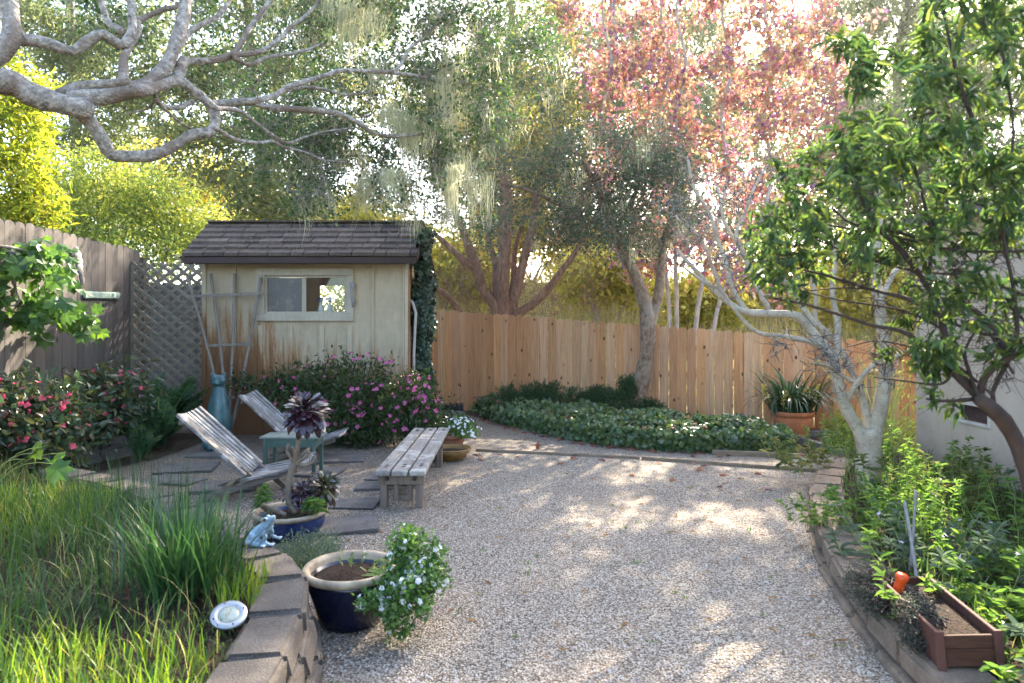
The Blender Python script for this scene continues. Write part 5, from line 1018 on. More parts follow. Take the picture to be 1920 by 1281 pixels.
# ------------------------------------------------------------------ garden plants
def mound(name, label, cat_, base, blobs, n, L, Wd, kind, mt, seed, flowers=None, fm=None, fs=.03, fn=5, twigm='dark_twig', up=.5, group=None, shell=.35, fbias=None, ntw=60, fw=.8, zmin=None):
    """leafy mound: leaves over and inside a few masses, inner twigs, flowers on the outside"""
    r = np.random.default_rng(seed); t = thing(name, label, cat_, base, group); B_ = np.array(blobs); vol = (B_[:, 3]*B_[:, 4]*B_[:, 5])**.7; pr = vol/vol.sum()
    def pts(k, lo):
        i = r.choice(len(B_), k, p=pr); u = nrm(r.normal(0, 1, (k, 3))); rad_ = lo+(1-lo)*r.random((k, 1))**.7
        wv = 1+.13*np.sin(u[:, :1]*7+i[:, None]*2)*np.sin(u[:, 1:2]*6+1)+.12*np.sin(u[:, 2:]*9+i[:, None]); return B_[i, :3]+u*B_[i, 3:]*rad_*wv, u
    c, u = pts(n//6, shell); c = np.repeat(c, 6, 0)+r.normal(0, L*1.0, (n//6*6, 3)); u = np.repeat(u, 6, 0); zm = base[2] if zmin is None else zmin; ok_ = c[:, 2] > zm+.01; c, u = c[ok_], u[ok_]
    k = len(c); s_ = r.uniform(.6, 1.25, k); V, F = leaves(c, nrm(u*.7+r.normal(0, .7, (k, 3))), nrm(u*.5+r.normal(0, .6, (k, 3))+[0, 0, up]), L*s_, Wd*s_, kind); mk('foliage', V, F, m[mt], t)
    e, _ = pts(ntw, .5); e[:, 2] = np.maximum(e[:, 2], zm+.03); b0 = np.array(base)+r.normal(0, .04, (ntw, 3))*[1, 1, 0]; tt = np.linspace(0, 1, 5)
    P_ = b0[:, None]+(e-b0)[:, None]*tt[None, :, None]+r.normal(0, .02, (ntw, 5, 3))*np.sin(tt*np.pi)[None, :, None]; V, F = tubes(P_, np.full((ntw, 1), .0045)*(1-.6*tt)[None], 5); mk('stems', V, F, m[twigm], t)
    if flowers:
        q, u = pts(flowers*3, .93)
        sel = np.argsort(-(u[:, 2]*.6-u[:, 1]*.9+r.normal(0, .5, len(u))+(0 if fbias is None else q@np.array(fbias))))[:flowers]; q, u = q[sel], u[sel]; ok_ = q[:, 2] > zm+.03; q, u = q[ok_], u[ok_]
        V, F = petals(q+u*L*.3, nrm(u+r.normal(0, .35, u.shape)+[0, -.25, .1]), fs*r.uniform(.7, 1.15, len(q)), fn, fw, 'oval', .35, r); pieces('flower', V, F, fn*6, m[fm], t)
    return t
A3 = lambda px, py, d, rx, ry, rz: (*at(px, py, d), rx/FPX*d, ry, rz/FPX*d)
mound('azalea_bush', 'large pink flowering azalea against the shed wall', 'shrub', (-2.3, 9.2, 0), [A3(575,745,9.25,75,.40,55), A3(660,745,9.2,85,.45,78), A3(700,770,9.1,60,.4,60), A3(610,790,9.0,70,.4,40), A3(540,722,9.3,56,.3,24), A3(660,800,9.0,75,.4,45), A3(475,722,9.35,45,.2,14)], 10500, .066, .027, 'oval', 'azalea_leaf', 401, 98, 'azalea_flower', .038, 5, 'dark_twig', .5, None, .45, (.4, 0, .8), 90)
mound('azalea_bush', 'smaller pink azalea at the right corner of the shed behind the bench', 'shrub', (-1.25, 8.9, 0), [A3(780,760,8.9,42,.32,55), A3(765,740,8.9,30,.28,36), A3(800,775,8.8,28,.28,38), A3(755,790,8.8,28,.25,28)], 4300, .056, .023, 'oval', 'azalea_leaf', 402, 75, 'azalea_flower', .036, 5, 'dark_twig', .5, None, .45, None, 50)
mound('begonia', 'sunlit red flowered begonia by the grey fence at the left edge', 'plant', (-5.05, 6.75, .02), [A3(40,790,6.6,70,.35,55), A3(110,775,6.9,55,.35,50), A3(20,745,6.8,45,.3,35), A3(90,830,6.5,60,.3,35), A3(-40,800,6.4,60,.4,60)], 3000, .085, .050, 'heart', 'begonia_leaf', 403, 98, 'begonia_flower', .038, 4, 'dark_twig', .35, None, .5, None, 60, .9)
mound('begonia', 'shaded red flowered begonia between the grey fence and the ferns', 'plant', (-5.05, 7.8, .02), [A3(190,755,7.8,55,.35,55), A3(230,735,8.0,40,.3,40), A3(160,800,7.5,45,.3,45)], 1700, .088, .052, 'heart', 'begonia_leaf', 404, 50, 'begonia_flower', .036, 4, 'dark_twig', .35, None, .5, None, 50, .9)
def fern(label, base, n, L, seed, az=None):
    r = np.random.default_rng(seed); t = thing('fern', label, 'fern', base, 'ferns by the lattice'); k = 24; tt = np.linspace(.04, 1, k); vs = []; ra = []
    for i in range(n):
        a = r.uniform(0, 6.28) if az is None else r.uniform(*az); ln = L*r.uniform(.6, 1.1); le = r.uniform(.35, 1.15); h = np.array([math.cos(a), math.sin(a), 0.])
        ang = le*(.3+1.0*tt**1.2); dl = ln/k; x = np.cumsum(np.sin(ang)*dl); z = np.cumsum(np.cos(ang)*dl); c = np.array(base)+h*x[:, None]; c[:, 2] += z; ra.append(c[::3][:8])
        T_ = nrm(np.gradient(c, axis=0)); S = nrm(np.cross(T_, [0, 0, 1.])); N_ = np.cross(S, T_); pl = ln*.24*np.sin(np.clip(tt*1.02+.02, 0, 1)*np.pi)**.7*(1-.35*tt)+.006
        for s_ in (-1, 1):
            D_ = nrm(S*s_+T_*.40-N_*.10+r.normal(0, .05, (k, 3))); vs.append(leaves(c, D_, N_, pl, pl*.26+.004, 'lance'))
            for q in range(4):                               # toothed pinna edge
                b_ = c+D_*(pl*(.15+.2*q))[:, None]
                for s2 in (-1, 1): vs.append(leaves(b_, nrm(D_*.6+np.cross(N_, D_)*s2*.8), N_, pl*.26*(1-.15*q)+.003, pl*.12+.002, 'dia'))
    V, F, _ = cat(*vs); mk('fronds', V, F, m['fern_leaf'], t); V, F = tubes(np.array(ra), np.full((n, 8), .004), 4); mk('stems', V, F, m['green_stem'], t); return t
fern('tall fern standing against the grey fence beside the lattice', (-5.05, 9.0, .02), 20, 1.05, 411); fern('dark fern directly in front of the lattice foot', (-4.75, 9.4, .02), 22, .95, 412); fern('low bright fern next to the blue cat statue', (-4.45, 8.6, .02), 20, .72, 413); fern('spreading fern at the end of the weathered planter board', (-4.75, 8.35, .02), 20, .70, 414); fern('small fern nearest the square pavers', (-4.35, 8.0, .02), 14, .48, 415)
# ivy column climbing the shed corner
def ivysheet(name, label, P, N, L, mt, seed, kind_='ivy', down=.5, parent=None, mound_=None, kd=None):
    r = np.random.default_rng(seed); n = len(P); D = nrm(r.normal(0, .7, (n, 3))+[0, 0, -down]); N = nrm(N+r.normal(0, .38, (n, 3))); s_ = r.uniform(.55, 1.2, n)
    V, F = leaves(P, D, N, L*s_, L*1.05*s_, kind_); return mk(name, V, F, m[mt], parent)
iv = thing('climbing_ivy', 'dark green ivy column climbing the right corner of the shed', 'ivy', (-1.38, 10.25, 0)); r = np.random.default_rng(421); n = 3400
z = r.uniform(.35, 2.95, n); a = r.uniform(-math.pi, math.pi, n); wob = 1+.28*np.sin(z*4.2)+.2*np.sin(z*9+a); topw = np.clip((z-2.2)/.6, 0, 1)
P = np.column_stack([-1.33+.13*wob*np.cos(a)+.03*topw, 10.2+.24*wob*np.sin(a)-.42*topw*r.random(n), z]); N = np.column_stack([np.cos(a), np.sin(a)-.3, 0*a+.3])
ivysheet('foliage', '', P, N, .085, 'ivy_leaf_dark', 422, parent=iv); st = [smooth_path([(-1.35+.05*k, 10.1+.05*k, 0), (-1.38, 10.15, 1.0), (-1.33+.06*k, 10.2, 2.0), (-1.36, 10.2, 2.8)], 14) for k in range(3)]; 
for q in st: V, F = tubes(q[None], np.full((1, 14), .018), 6); mk('stem', V, F, m['cypress_bark'], iv, True)
# ivy ground cover: a low rounded bank
def bank(poly, n, h, r, edge=.30):
    p = spots(poly, n, 0, r); a = np.array(poly); d = np.full(n, 9.)
    for i in range(len(a)):
        q0, q1 = a[i], a[(i+1) % len(a)]; e = q1-q0; t = np.clip(((p[:, :2]-q0)@e)/(e@e), 0, 1); d = np.minimum(d, np.linalg.norm(p[:, :2]-(q0+t[:, None]*e), axis=1))
    prof = np.sqrt(np.clip(1-(1-np.clip(d/edge, 0, 1))**2, 0, 1)); bump_ = 1+.20*np.sin(p[:, 0]*5.1+p[:, 1]*2.3)*np.sin(p[:, 1]*4.7)+.10*np.sin(p[:, 0]*13)*np.sin(p[:, 1]*11)
    return p, d, h*prof*bump_
r = np.random.default_rng(431); p, d, hh = bank(IVY, 9500, .29, r); p[:, 2] = hh*np.where(r.random(len(p)) < .75, r.uniform(.86, 1.08, len(p)), r.uniform(.1, .9, len(p)))+.01
front = []                                    # extra leaves down the vertical front face of the bank
ed = np.array(IVY[1:9]); 
for k in range(3600):
    i = r.integers(0, len(ed)-1); t = r.random(); q = ed[i]*(1-t)+ed[i+1]*t; front.append((q[0]+r.normal(0, .03), q[1]+r.normal(.03, .04), r.uniform(.02, .27)))
P = np.vstack([p, np.array(front)]); N = np.vstack([np.column_stack([r.normal(0, .3, len(p)), r.normal(-.2, .3, len(p)), np.ones(len(p))]), np.tile([0, -1, .55], (len(front), 1))])
ivb = ivysheet('ivy_ground_cover', '', P, N, .078, 'ivy_leaf', 432, down=.15); tag(ivb, 'low bank of glossy green ivy along the foot of the cedar fence', 'ground cover', kind='stuff')
i2 = [(-1.35, 9.6), (-.75, 9.5), (-.55, 10.2), (-.75, 10.75), (-1.35, 10.75)]
p, d, hh = bank(i2, 1500, .26, r, .2); p[:, 2] = hh*r.uniform(.3, 1.05, len(p))+.01; tag(ivysheet('ivy_ground_cover', '', p, np.column_stack([0*d, 0*d-.4, 0*d+1]), .075, 'ivy_leaf_dark', 433, down=.2), 'small dark ivy patch in front of the black tray', 'ground cover', kind='stuff')
# juniper
def juniper(label, base, blobs, n, seed):
    r = np.random.default_rng(seed); t = thing('juniper', label, 'shrub', base, 'low junipers along the cedar fence'); B_ = np.array(blobs); i = r.integers(0, len(B_), n); u = nrm(r.normal(0, 1, (n, 3))+[0, -.1, .35]); e = B_[i, :3]+u*B_[i, 3:]*(.45+.6*r.random((n, 1))); e[:, 2] = np.maximum(e[:, 2], .06)
    b0 = B_[i, :3]*[1, 1, .3]; tt = np.linspace(.25, 1, 6); P_ = b0[:, None]+(e-b0)[:, None]*tt[None, :, None]; P_[:, :, 2] += .06*np.sin(tt*3.1)[None]; V, F = tubes(P_, np.full((n, 1), .006)*(1.05-tt)[None], 4); mk('branches', V, F, m['oak_bark_brown'], t)
    q, D_ = around(P_, 40, .022, r, .3); k = len(q); s_ = r.uniform(.6, 1.2, k); V, F = leaves(q, nrm(D_*1.0+r.normal(0, .5, (k, 3))+[0, 0, .2]), rdir(k, .3, r), .062*s_, .012*s_, 'dia'); mk('foliage', V, F, m['juniper_leaf'], t)
juniper('spreading dark juniper at the left end beside the gravel corner', (.0, 11.4, 0), [A3(965,745,11.3,45,.35,26), A3(1000,752,11.2,40,.35,26), A3(1020,735,11.4,40,.3,22)], 210, 441); juniper('middle juniper of the row', (.9, 11.2, 0), [A3(1070,752,11.0,48,.35,28), A3(1110,760,10.9,40,.3,26), A3(1120,742,11.1,36,.3,20)], 200, 442); juniper('juniper around the foot of the curved oak trunk', (1.8, 10.8, 0), [A3(1160,755,10.7,42,.3,30), A3(1178,722,10.8,22,.2,24), A3(1215,770,10.6,36,.3,22), A3(1150,775,10.5,50,.25,20)], 210, 443)
# iris clump in the left bed
def strap(name, label, cat_, base, n, H, Wd, seed, mt, rad_, lean=(.05, .75), k=6, curl=1.0, tilt=None):
    r = np.random.default_rng(seed); t = thing(name, label, cat_, base); p = np.array(base)+np.column_stack([r.normal(0, rad_, n), r.normal(0, rad_*.8, n), np.zeros(n)]); az = np.arctan2(p[:, 1]-base[1], p[:, 0]-base[0])+r.normal(0, .8, n)
    V, F = blades(p, r.uniform(.45, 1.08, n)*H, r.uniform(.7, 1.2, n)*Wd, az, r.uniform(*lean, n), k, curl, r); mk('blades', V, F, m[mt], t); return t
strap('iris_clump', 'tall dark green sword leaved clump in the middle of the grass bed', 'plant', (-1.60, 3.32, .33), 380, .52, .0135, 451, 'iris_blade', .12, (.1, 1.25), 6, .9)
t = strap('orchid_plant', 'arching strap leaved orchid with yellow buds in the terracotta pot', 'plant', (3.98, 9.70, .34), 280, .92, .030, 452, 'strap_blade', .12, (.75, 2.1), 8, 1.2); r = np.random.default_rng(453); V_ = []; 
for a, b in (((1448,770),(1428,722)), ((1462,765),(1478,735)), ((1500,765),(1515,728)), ((1530,770),(1532,722)), ((1470,770),(1466,738))):
    p = smooth_path([at(*a, 9.6), (at(*a, 9.55)+at(*b, 9.5))/2+[0, 0, .06], at(*b, 9.5), at(b[0]+4, b[1]+22, 9.45)], 26); V_.append(p)

for q in V_: V, F = tubes(q[None], np.full((1, 26), .005), 5); mk('flower_stalk', V, F, m['green_stem'], t)
q = np.vstack([v[8:] for v in V_]); q = np.repeat(q, 2, 0)+r.normal(0, .015, (len(q)*2, 3)); V, F = leaves(q, nrm(r.normal(0, 1, q.shape)+[0, -.4, -.5]), rdir(len(q), 0, r), .036, .02, 'oval'); pieces('bud', V, F, 6, m['bud_yellow'], t)
# aeonium in the cobalt bowl
ae = thing('rosette_succulent', 'tall dark purple rosette succulent growing in the cobalt bowl', 'plant', (-1.70, 5.22, .15)); d = 5.2; mb = MB()
for px, w0, w1, d1 in [([(556,962),(543,945),(541,915),(546,885),(552,868)],13,12,5.2), ([(552,870),(556,845),(561,820),(567,795),(573,772)],10,9,5.2), ([(552,872),(545,858),(538,845),(541,832)],7,5,5.15), ([(553,870),(566,862),(578,852),(576,842)],7,5,5.15), ([(552,868),(553,852),(548,838)],7,5,5.1), ([(556,866),(565,872),(585,868),(592,856)],9,6,5.2), ([(556,862),(572,848),(580,840)],8,6,5.25), ([(545,900),(560,925),(566,930)],8,7,5.25), ([(566,955),(585,945),(602,930)],9,9,5.3), ([(508,962),(495,952),(488,946),(480,950)],10,8,5.1), ([(488,948),(510,955),(535,965)],8,8,5.05)]:
    k = len(px); pts = smooth_path([at(x, y, 5.2+(d1-5.2)*i/(k-1)) for i, (x, y) in enumerate(px)], 16); ra = np.linspace(w0, w1, 16)/2/FPX*5.2*(1+.10*np.sin(np.arange(16)*2.1)); mb.tube(pts, ra, 9)
mb.build('stem', m['succulent_stem'], ae)
def rosette(c, rr_, n, axis, mt, seed, L0=.45):
    r = np.random.default_rng(seed); ax = nrm(np.array(axis, float)); A = nrm(np.cross(ax, [.3, .9, .1])); B = np.cross(ax, A); i = np.arange(n); f = (i+.5)/n; az = i*2.39996; el = 1.2-2.1*f**.9
    D = nrm((A*np.cos(az)[:, None]+B*np.sin(az)[:, None])*np.cos(el)[:, None]+ax*np.sin(el)[:, None]+r.normal(0, .10, (n, 3))); L = rr_*(L0+(1-L0)*f**.6)*r.uniform(.85, 1.1, n); P_ = np.array(c)+ax*(.035*(1-f))[:, None]+D*.012
    V, F = leaves(P_, D, nrm(ax+D*.001+r.normal(0, .12, (n, 3))), L, L*.31, 'paddle'); return mk('rosette', V, F, m[mt], ae, True)
rosette(at(574, 772, 5.2), .20, 130, (.08, -.35, 1), 'aeonium_leaf', 461); rosette(at(566, 925, 5.22), .105, 64, (-.1, -.6, .8), 'aeonium_leaf', 462); rosette(at(606, 915, 5.3), .165, 90, (.35, -.45, .8), 'aeonium_green', 463); rosette(at(533, 930, 5.3), .05, 20, (0, -.5, .8), 'aeonium_leaf', 464)
def sprouts(name, label, cat_, base, stems, H, L, Wd, seed, mt='bed_leaf', rad_=.08, flowers=0, fm='lilac_petal', group=None, lean=.35, per=26, fs=.02, kind='lance', up=.3, flow_n=10):
    """leafy upright stems with whorls of lance leaves"""
    r = np.random.default_rng(seed); t = thing(name, label, cat_, base, group); b0 = np.array(base)+r.normal(0, rad_, (stems, 3))*[1, 1, 0]; h = H*r.uniform(.5, 1.1, stems); o_ = nrm((b0-np.array(base))*[1, 1, 0]+1e-4)
    e = b0+o_*(lean*h*r.uniform(.2, 1.2, stems))[:, None]+r.normal(0, .05*H, (stems, 3)); e[:, 2] = base[2]+h; tt = np.linspace(0, 1, 6); P_ = b0[:, None]+(e-b0)[:, None]*tt[None, :, None]+r.normal(0, .012, (stems, 6, 3))*tt[None, :, None]
    V, F = tubes(P_, np.full((stems, 1), .0035)*(1.1-.6*tt)[None], 5); pieces('stem', V, F, 30, m['green_stem'], t)
    i = np.repeat(np.arange(stems), per); f = 1-r.random(len(i))**1.6*.85; j = np.minimum((f*5).astype(int), 4); g = (f*5-j)[:, None]; q = P_[i, j]*(1-g)+P_[i, j+1]*g; az = r.uniform(0, 6.28, len(i)); el = r.uniform(-.2, .9, len(i))*(.5+.7*f)
    D = np.column_stack([np.cos(az)*np.cos(el), np.sin(az)*np.cos(el), np.sin(el)]); s_ = r.uniform(.55, 1.2, len(i))*(1.15-.45*f); V, F = leaves(q, D, nrm(r.normal(0, .3, (len(i), 3))+[0, 0, 1]), L*s_, Wd*s_, kind); mk('foliage', V, F, m[mt], t)
    if flowers: q = e[r.integers(0, stems, flowers)]+r.normal(0, .02, (flowers, 3)); V, F = petals(q, rdir(flowers, 1.2, r), fs, flow_n, .3, 'dia', .3, r); pieces('flower', V, F, flow_n*4, m[fm], t)
    return t
sprouts('weed', 'bright green leafy sprout at the left rim of the cobalt bowl', 'plant', at(488, 950, 5.05), 3, .13, .075, .022, 471, rad_=.01); sprouts('weed', 'bright green leafy sprouts inside the right of the cobalt bowl', 'plant', at(585, 962, 5.08), 6, .12, .075, .022, 472, rad_=.05)
# white flowered bacopa
rb = np.random.default_rng(480); BAC = []
for px, py, d, sx, sy, k, q in ((768,1048,3.64,27,26,8,18), (748,1092,3.53,32,28,8,18), (780,1105,3.60,28,32,8,18), (765,1155,3.50,26,20,6,15), (770,1012,3.74,26,12,5,12), (718,1132,3.45,20,10,4,12), (690,1126,3.44,12,6,2,9), (815,1065,3.68,14,26,4,12), (740,1180,3.42,8,10,2,8), (812,1020,3.72,12,10,2,9)):
    for _ in range(k): e_ = rb.uniform(.6, 1.3)*q; BAC.append(A3(px+rb.normal(0, sx*.7), py+rb.normal(0, sy*.7), d+rb.normal(0, .05), e_, e_/FPX*d*rb.uniform(.7, 1.1), e_*rb.uniform(.5, 1)))
mound('bacopa', 'white flowered trailing plant spilling over the right side of the navy pot', 'plant', (-.72, 3.74, .28), BAC, 5600, .023, .019, 'oval', 'bacopa_leaf', 481, 230, 'white_petal', .0175, 5, 'green_stem', .5, None, .55, None, 60, .95, .0)
mound('bacopa', 'small white flowered plant in the old terracotta pot behind the bench', 'plant', (-.70, 8.6, .19), [A3(870,808,8.5,28,.14,20), A3(878,825,8.4,24,.12,18), A3(860,795,8.55,22,.12,12)], 1500, .03, .02, 'oval', 'bacopa_leaf', 482, 70, 'white_petal', .022, 5, 'green_stem', .5, None, .5, None, 30, .95)
sprouts('weed', 'small white flowered seedling in the soil of the navy pot', 'plant', at(662, 1058, 3.72), 5, .06, .022, .013, 483, 'bacopa_leaf', .02, 5, 'white_petal', None, .3, 14, .010, 'oval', .5, 5)
mound('ground_herb', 'low feathery grey green herb at the foot of the cobalt bowl', 'plant', (-1.35, 4.55, .0), [A3(555,1035,4.6,45,.25,22), A3(610,1045,4.4,45,.2,20), A3(600,1020,4.7,40,.2,14)], 2600, .032, .008, 'dia', 'grey_leaf', 484, None, None, .02, 5, 'green_stem', .5, None, .2, None, 60)
strap('grass_tuft', 'dark grass tuft between the cobalt bowl and the navy pot', 'grass', (-1.28, 4.45, .0), 60, .20, .006, 485, 'iris_blade', .04, (.3, 1.1), 4, 1.0)
# grass in the left bed
r = np.random.default_rng(491); n = 62000; poly = [q for q in LBED if q[1] < 7]; p = spots(poly, n, .315, r); p = p[(p[:, 1] > 1.2) & (p[:, 0] > -6.6)]
dk = (((p[:, 0]+1.6)/.30)**2+((p[:, 1]-3.3)/.26)**2) > 1; p = p[dk]; n = len(p); cl = np.sin(p[:, 0]*3.7+1)*np.sin(p[:, 1]*4.1)+.4*np.sin(p[:, 0]*11)*np.sin(p[:, 1]*9); ed_ = np.min(np.linalg.norm(p[:, None, :2]-lin[None], axis=2), axis=1)
h = r.uniform(.05, .22, n)*(1+.45*cl)*np.clip(.45+ed_*1.1, .4, 1.25)
V, F = blades(p, np.maximum(h, .03), r.uniform(.0035, .009, n), r.uniform(0, 6.28, n), .15+1.75*r.random(n)**1.4, 3, 1.25, r); gr = mk('grass', V, F, m['grass_blade']); tag(gr, 'shaggy mixed green grass filling the raised bed on the left', 'grass', kind='stuff')
p = np.vstack([spots([(-2.6, 1.7), (-1.05, 1.9), (-1.13, 2.6), (-1.35, 2.75), (-2.9, 2.75)], 1500, .315, r), spots([(-1.35, 3.05), (-1.18, 3.1), (-1.24, 3.5), (-1.42, 3.45)], 150, .315, r), spots([(-4.2, 3.9), (-2.6, 4.1), (-2.9, 5.1), (-4.3, 5.2)], 1500, .315, r)]); n = len(p)
V, F = blades(p, r.uniform(.07, .21, n), r.uniform(.005, .011, n), r.uniform(0, 6.28, n), r.uniform(.1, .95, n), 4, 1.1, r); tag(mk('grass', V, F, m['lime_blade']), 'broad bright lime grass blades at the front of the raised bed', 'grass', kind='stuff')
p = spots([(-3.0, 4.3), (-2.1, 3.9), (-1.6, 3.75), (-2.3, 4.85), (-2.9, 5.2)], 260, .315, r); n = len(p); V, F = blades(p, r.uniform(.25, .5, n), r.uniform(.003, .006, n), r.uniform(0, 6.28, n), r.uniform(.03, .45, n), 5, 1.0, r); tag(mk('grass', V, F, m['iris_blade']), 'tall thin rushes at the back of the raised bed', 'grass', kind='stuff')
p = spots(poly, 3200, .32, r); p = p[(p[:, 1] > 1.5)]; n = len(p); V, F = blades(p, r.uniform(.08, .34, n), r.uniform(.002, .0045, n), r.uniform(0, 6.28, n), r.uniform(.3, 1.8, n), 4, 1.0, r); tag(mk('grass', V, F, m['straw_blade']), 'thin dry straw stems among the green grass of the raised bed', 'grass', kind='stuff')
# broad leaves: plant in the grass, vine on the fence
def bigleaf(name, label, cat_, base, spots_, L, seed, mt='vine_leaf', kind_='vine', stemm='green_stem', stems=True):
    r = np.random.default_rng(seed); t = thing(name, label, cat_, base); P = np.array(spots_); n = len(P); D = nrm(r.normal(0, .6, (n, 3))+[0, 0, -.35]); N = nrm(r.normal(0, .4, (n, 3))+[.2, -.75, .65]); s_ = r.uniform(.6, 1.15, n); V, F = leaves(P, D, N, L*s_, L*1.05*s_, kind_); mk('foliage', V, F, m[mt], t)
    if stems: b_ = np.array(base)+r.normal(0, .03, (n, 3))*[1, 1, 0]; tt = np.linspace(0, 1, 6); Q = b_[:, None]+(P-b_)[:, None]*tt[None, :, None]; Q[:, :, 2] += .10*np.sin(tt*np.pi)[None]; V, F = tubes(Q, np.full((n, 6), .003), 5); pieces('stem', V, F, 30, m[stemm], t)
    return t
bigleaf('leafy_plant', 'broad lobed pale green leaves rising from the grass by the grey board', 'plant', (-4.0, 5.2, .32), [at(78, 838, 5.15), at(62, 850, 5.1), at(100, 870, 5.0), at(88, 860, 5.2), at(122, 850, 5.2), at(45, 862, 5.1)], .17, 501)
r = np.random.default_rng(511); vn = thing('climbing_vine', 'large lobed leaf vine with bare woody stems hanging on the grey fence', 'vine', (-5.0, 6.9, .9)); Wv = Wood(512)
Wv.limb([at(-160,500,6.6), at(-60,478,6.8), at(20,472,7.0), at(50,488,7.2), at(72,470,7.3), at(68,450,7.4)], .030, .012, 22, 8); Wv.limb([at(-80,470,6.7), at(0,462,6.9), at(55,474,7.2), at(80,492,7.4), at(100,520,7.5)], .022, .010, 20, 7); Wv.limb([at(20,476,7.0), at(26,510,7.0), at(30,545,7.1), at(36,565,7.1), at(20,574,7.0), at(0,562,6.9)], .013, .008, 20, 7); Wv.limb([at(40,482,7.1), at(80,520,7.4), at(120,570,7.6), at(160,600,7.8), at(190,590,7.9)], .014, .005, 20, 7); Wv.limb([at(70,610,7.2), at(80,634,7.3), at(100,640,7.4), at(106,615,7.5)], .008, .005, 16, 6)
Tg = np.vstack([seen_box([(20,470),(100,450),(140,520),(130,580),(110,620),(10,610),(0,560)], 40, 6.9, 7.5, r), seen_box([(110,560),(190,590),(185,610),(150,640),(110,610)], 12, 7.4, 7.9, r), seen_box([(50,440),(95,450),(100,490),(40,490)], 7, 7.2, 7.5, r), seen_box([(-60,480),(10,480),(10,620),(-60,620)], 16, 6.6, 7.0, r)])
tw = Wv.grow(Tg, .12, .006, .002, .05, 6, 5); Wv.build('stem', m['oak_bark'], vn); P, _ = around(tw, 4, .05, r, .4); n = len(P); D = nrm(r.normal(0, .5, (n, 3))+[.25, -.1, -.6]); N = nrm(r.normal(0, .45, (n, 3))+[.55, -.55, .6]); s_ = r.uniform(.55, 1.15, n); V, F = leaves(P, D, N, .20*s_, .21*s_, 'vine'); mk('foliage', V, F, m['vine_leaf'], vn)
# flower bed on the right
pl = [(3.05,5.2,.55,.075,.02,'leafy plant at the foot of the white barked tree'),(2.75,4.75,.45,.07,.02,'leafy plant spilling over the middle of the tan stone wall'),(3.5,5.5,.6,.08,.022,'bright leafy clump between the white trunk and the house wall'),(3.9,6.3,.55,.07,.02,'leafy clump against the corner of the house'),(2.5,4.1,.42,.075,.02,'leafy plant behind the stone wall right of the gap'),(2.9,4.0,.42,.07,.02,'low leafy plant in the middle of the flower bed'),(2.45,3.55,.40,.08,.022,'bright leafy rosettes right of the bamboo stake'),(3.2,3.5,.45,.07,.02,'leafy plant in front of the stucco wall'),(2.75,3.05,.42,.085,.026,'tall leafy stems at the right edge behind the planter box'),(2.35,2.72,.34,.085,.03,'grey green broad leaved plant right of the planter box'),(2.6,2.35,.36,.085,.03,'broad leaved plant in the lower right corner'),(3.6,4.6,.5,.07,.02,'leafy plant under the house vent'),(3.0,6.9,.5,.06,.018,'sunlit bushy clump behind the white trunk'),(2.28,3.25,.26,.06,.02,'small leafy weed beside the planter box'),(4.0,5.2,.45,.07,.02,'leafy plant touching the stucco wall near the shrub trunk'),(3.6,7.2,.62,.07,.022,'yellow green bushy clump by the house corner')]
for k, (x, y, H, L, Wd, lb) in enumerate(pl): sprouts('bed_plant', lb, 'plant', (x, y, .14), 20 if H > .4 else 14, H*.72, L*(.95+.45*((k*7)%5)/4), Wd*(1.1+.7*((k*3)%4)/3), 521+k, ['bed_leaf', 'bed_leaf', 'bed_leaf_dull', 'bed_leaf', 'grey_leaf'][k % 5], .19, 6 if k in (4, 5, 6) else 0, 'lilac_petal', 'leafy plants in the flower bed', .5, 26, .02)
sprouts('bed_plant', 'pale green rosette clump hanging over the outer face of the tan wall', 'plant', (2.28, 5.02, .12), 16, .27, .055, .02, 560, 'bed_leaf', .10, 0, 'lilac_petal', 'leafy plants in the flower bed', .8, 26)
r = np.random.default_rng(571); n = 8200; p = spots(RBED, n, .14, r); p = p[p[:, 1] > 2]; n = len(p); V, F = blades(p, r.uniform(.05, .24, n), r.uniform(.004, .011, n), r.uniform(0, 6.28, n), r.uniform(.15, 1.2, n), 3, 1.1, r); tag(mk('weeds', V, F, m['grass_blade']), 'mixed grass and weeds between the plants of the flower bed', 'ground cover', kind='stuff')
p = spots(RBED, 3600, .15, r); p = p[p[:, 1] > 2]; p[:, 2] += r.uniform(0, .10, len(p)); n = len(p); V, F = leaves(p, rdir(n, .2, r), rdir(n, 1.2, r), r.uniform(.025, .06, n), r.uniform(.010, .022, n), 'lance'); tag(mk('weeds', V, F, m['bed_leaf']), 'low leafy ground cover under the plants of the flower bed', 'ground cover', kind='stuff')
BX = lambda u, v, w: np.array(Bt @ Vector((u, v, w)))
mound('thyme_plant', 'wiry grey green thyme trailing over the back end of the planter box', 'plant', tuple(BX(-.03, .22, .13)), [(*BX(-.20, .22, .06), .055,.12,.10), (*BX(-.19, .40, .10), .08,.10,.13), (*BX(-.10, .36, .16), .06,.05,.07)], 3200, .013, .0075, 'dia', 'thyme_leaf', 581, None, None, .02, 5, 'dark_twig', .5, None, .2, None, 120, .8, .16)
mound('thyme_plant', 'wiry thyme trailing over the front side of the planter box', 'plant', tuple(BX(-.05, -.12, .13)), [(*BX(-.13, -.10, .12), .06,.12,.09), (*BX(-.15, -.17, .05), .05,.09,.08), (*BX(-.07, -.05, .16), .06,.10,.05)], 3000, .012, .0075, 'dia', 'thyme_leaf', 582, None, None, .02, 5, 'dark_twig', .5, None, .2, None, 110, .8, .16)
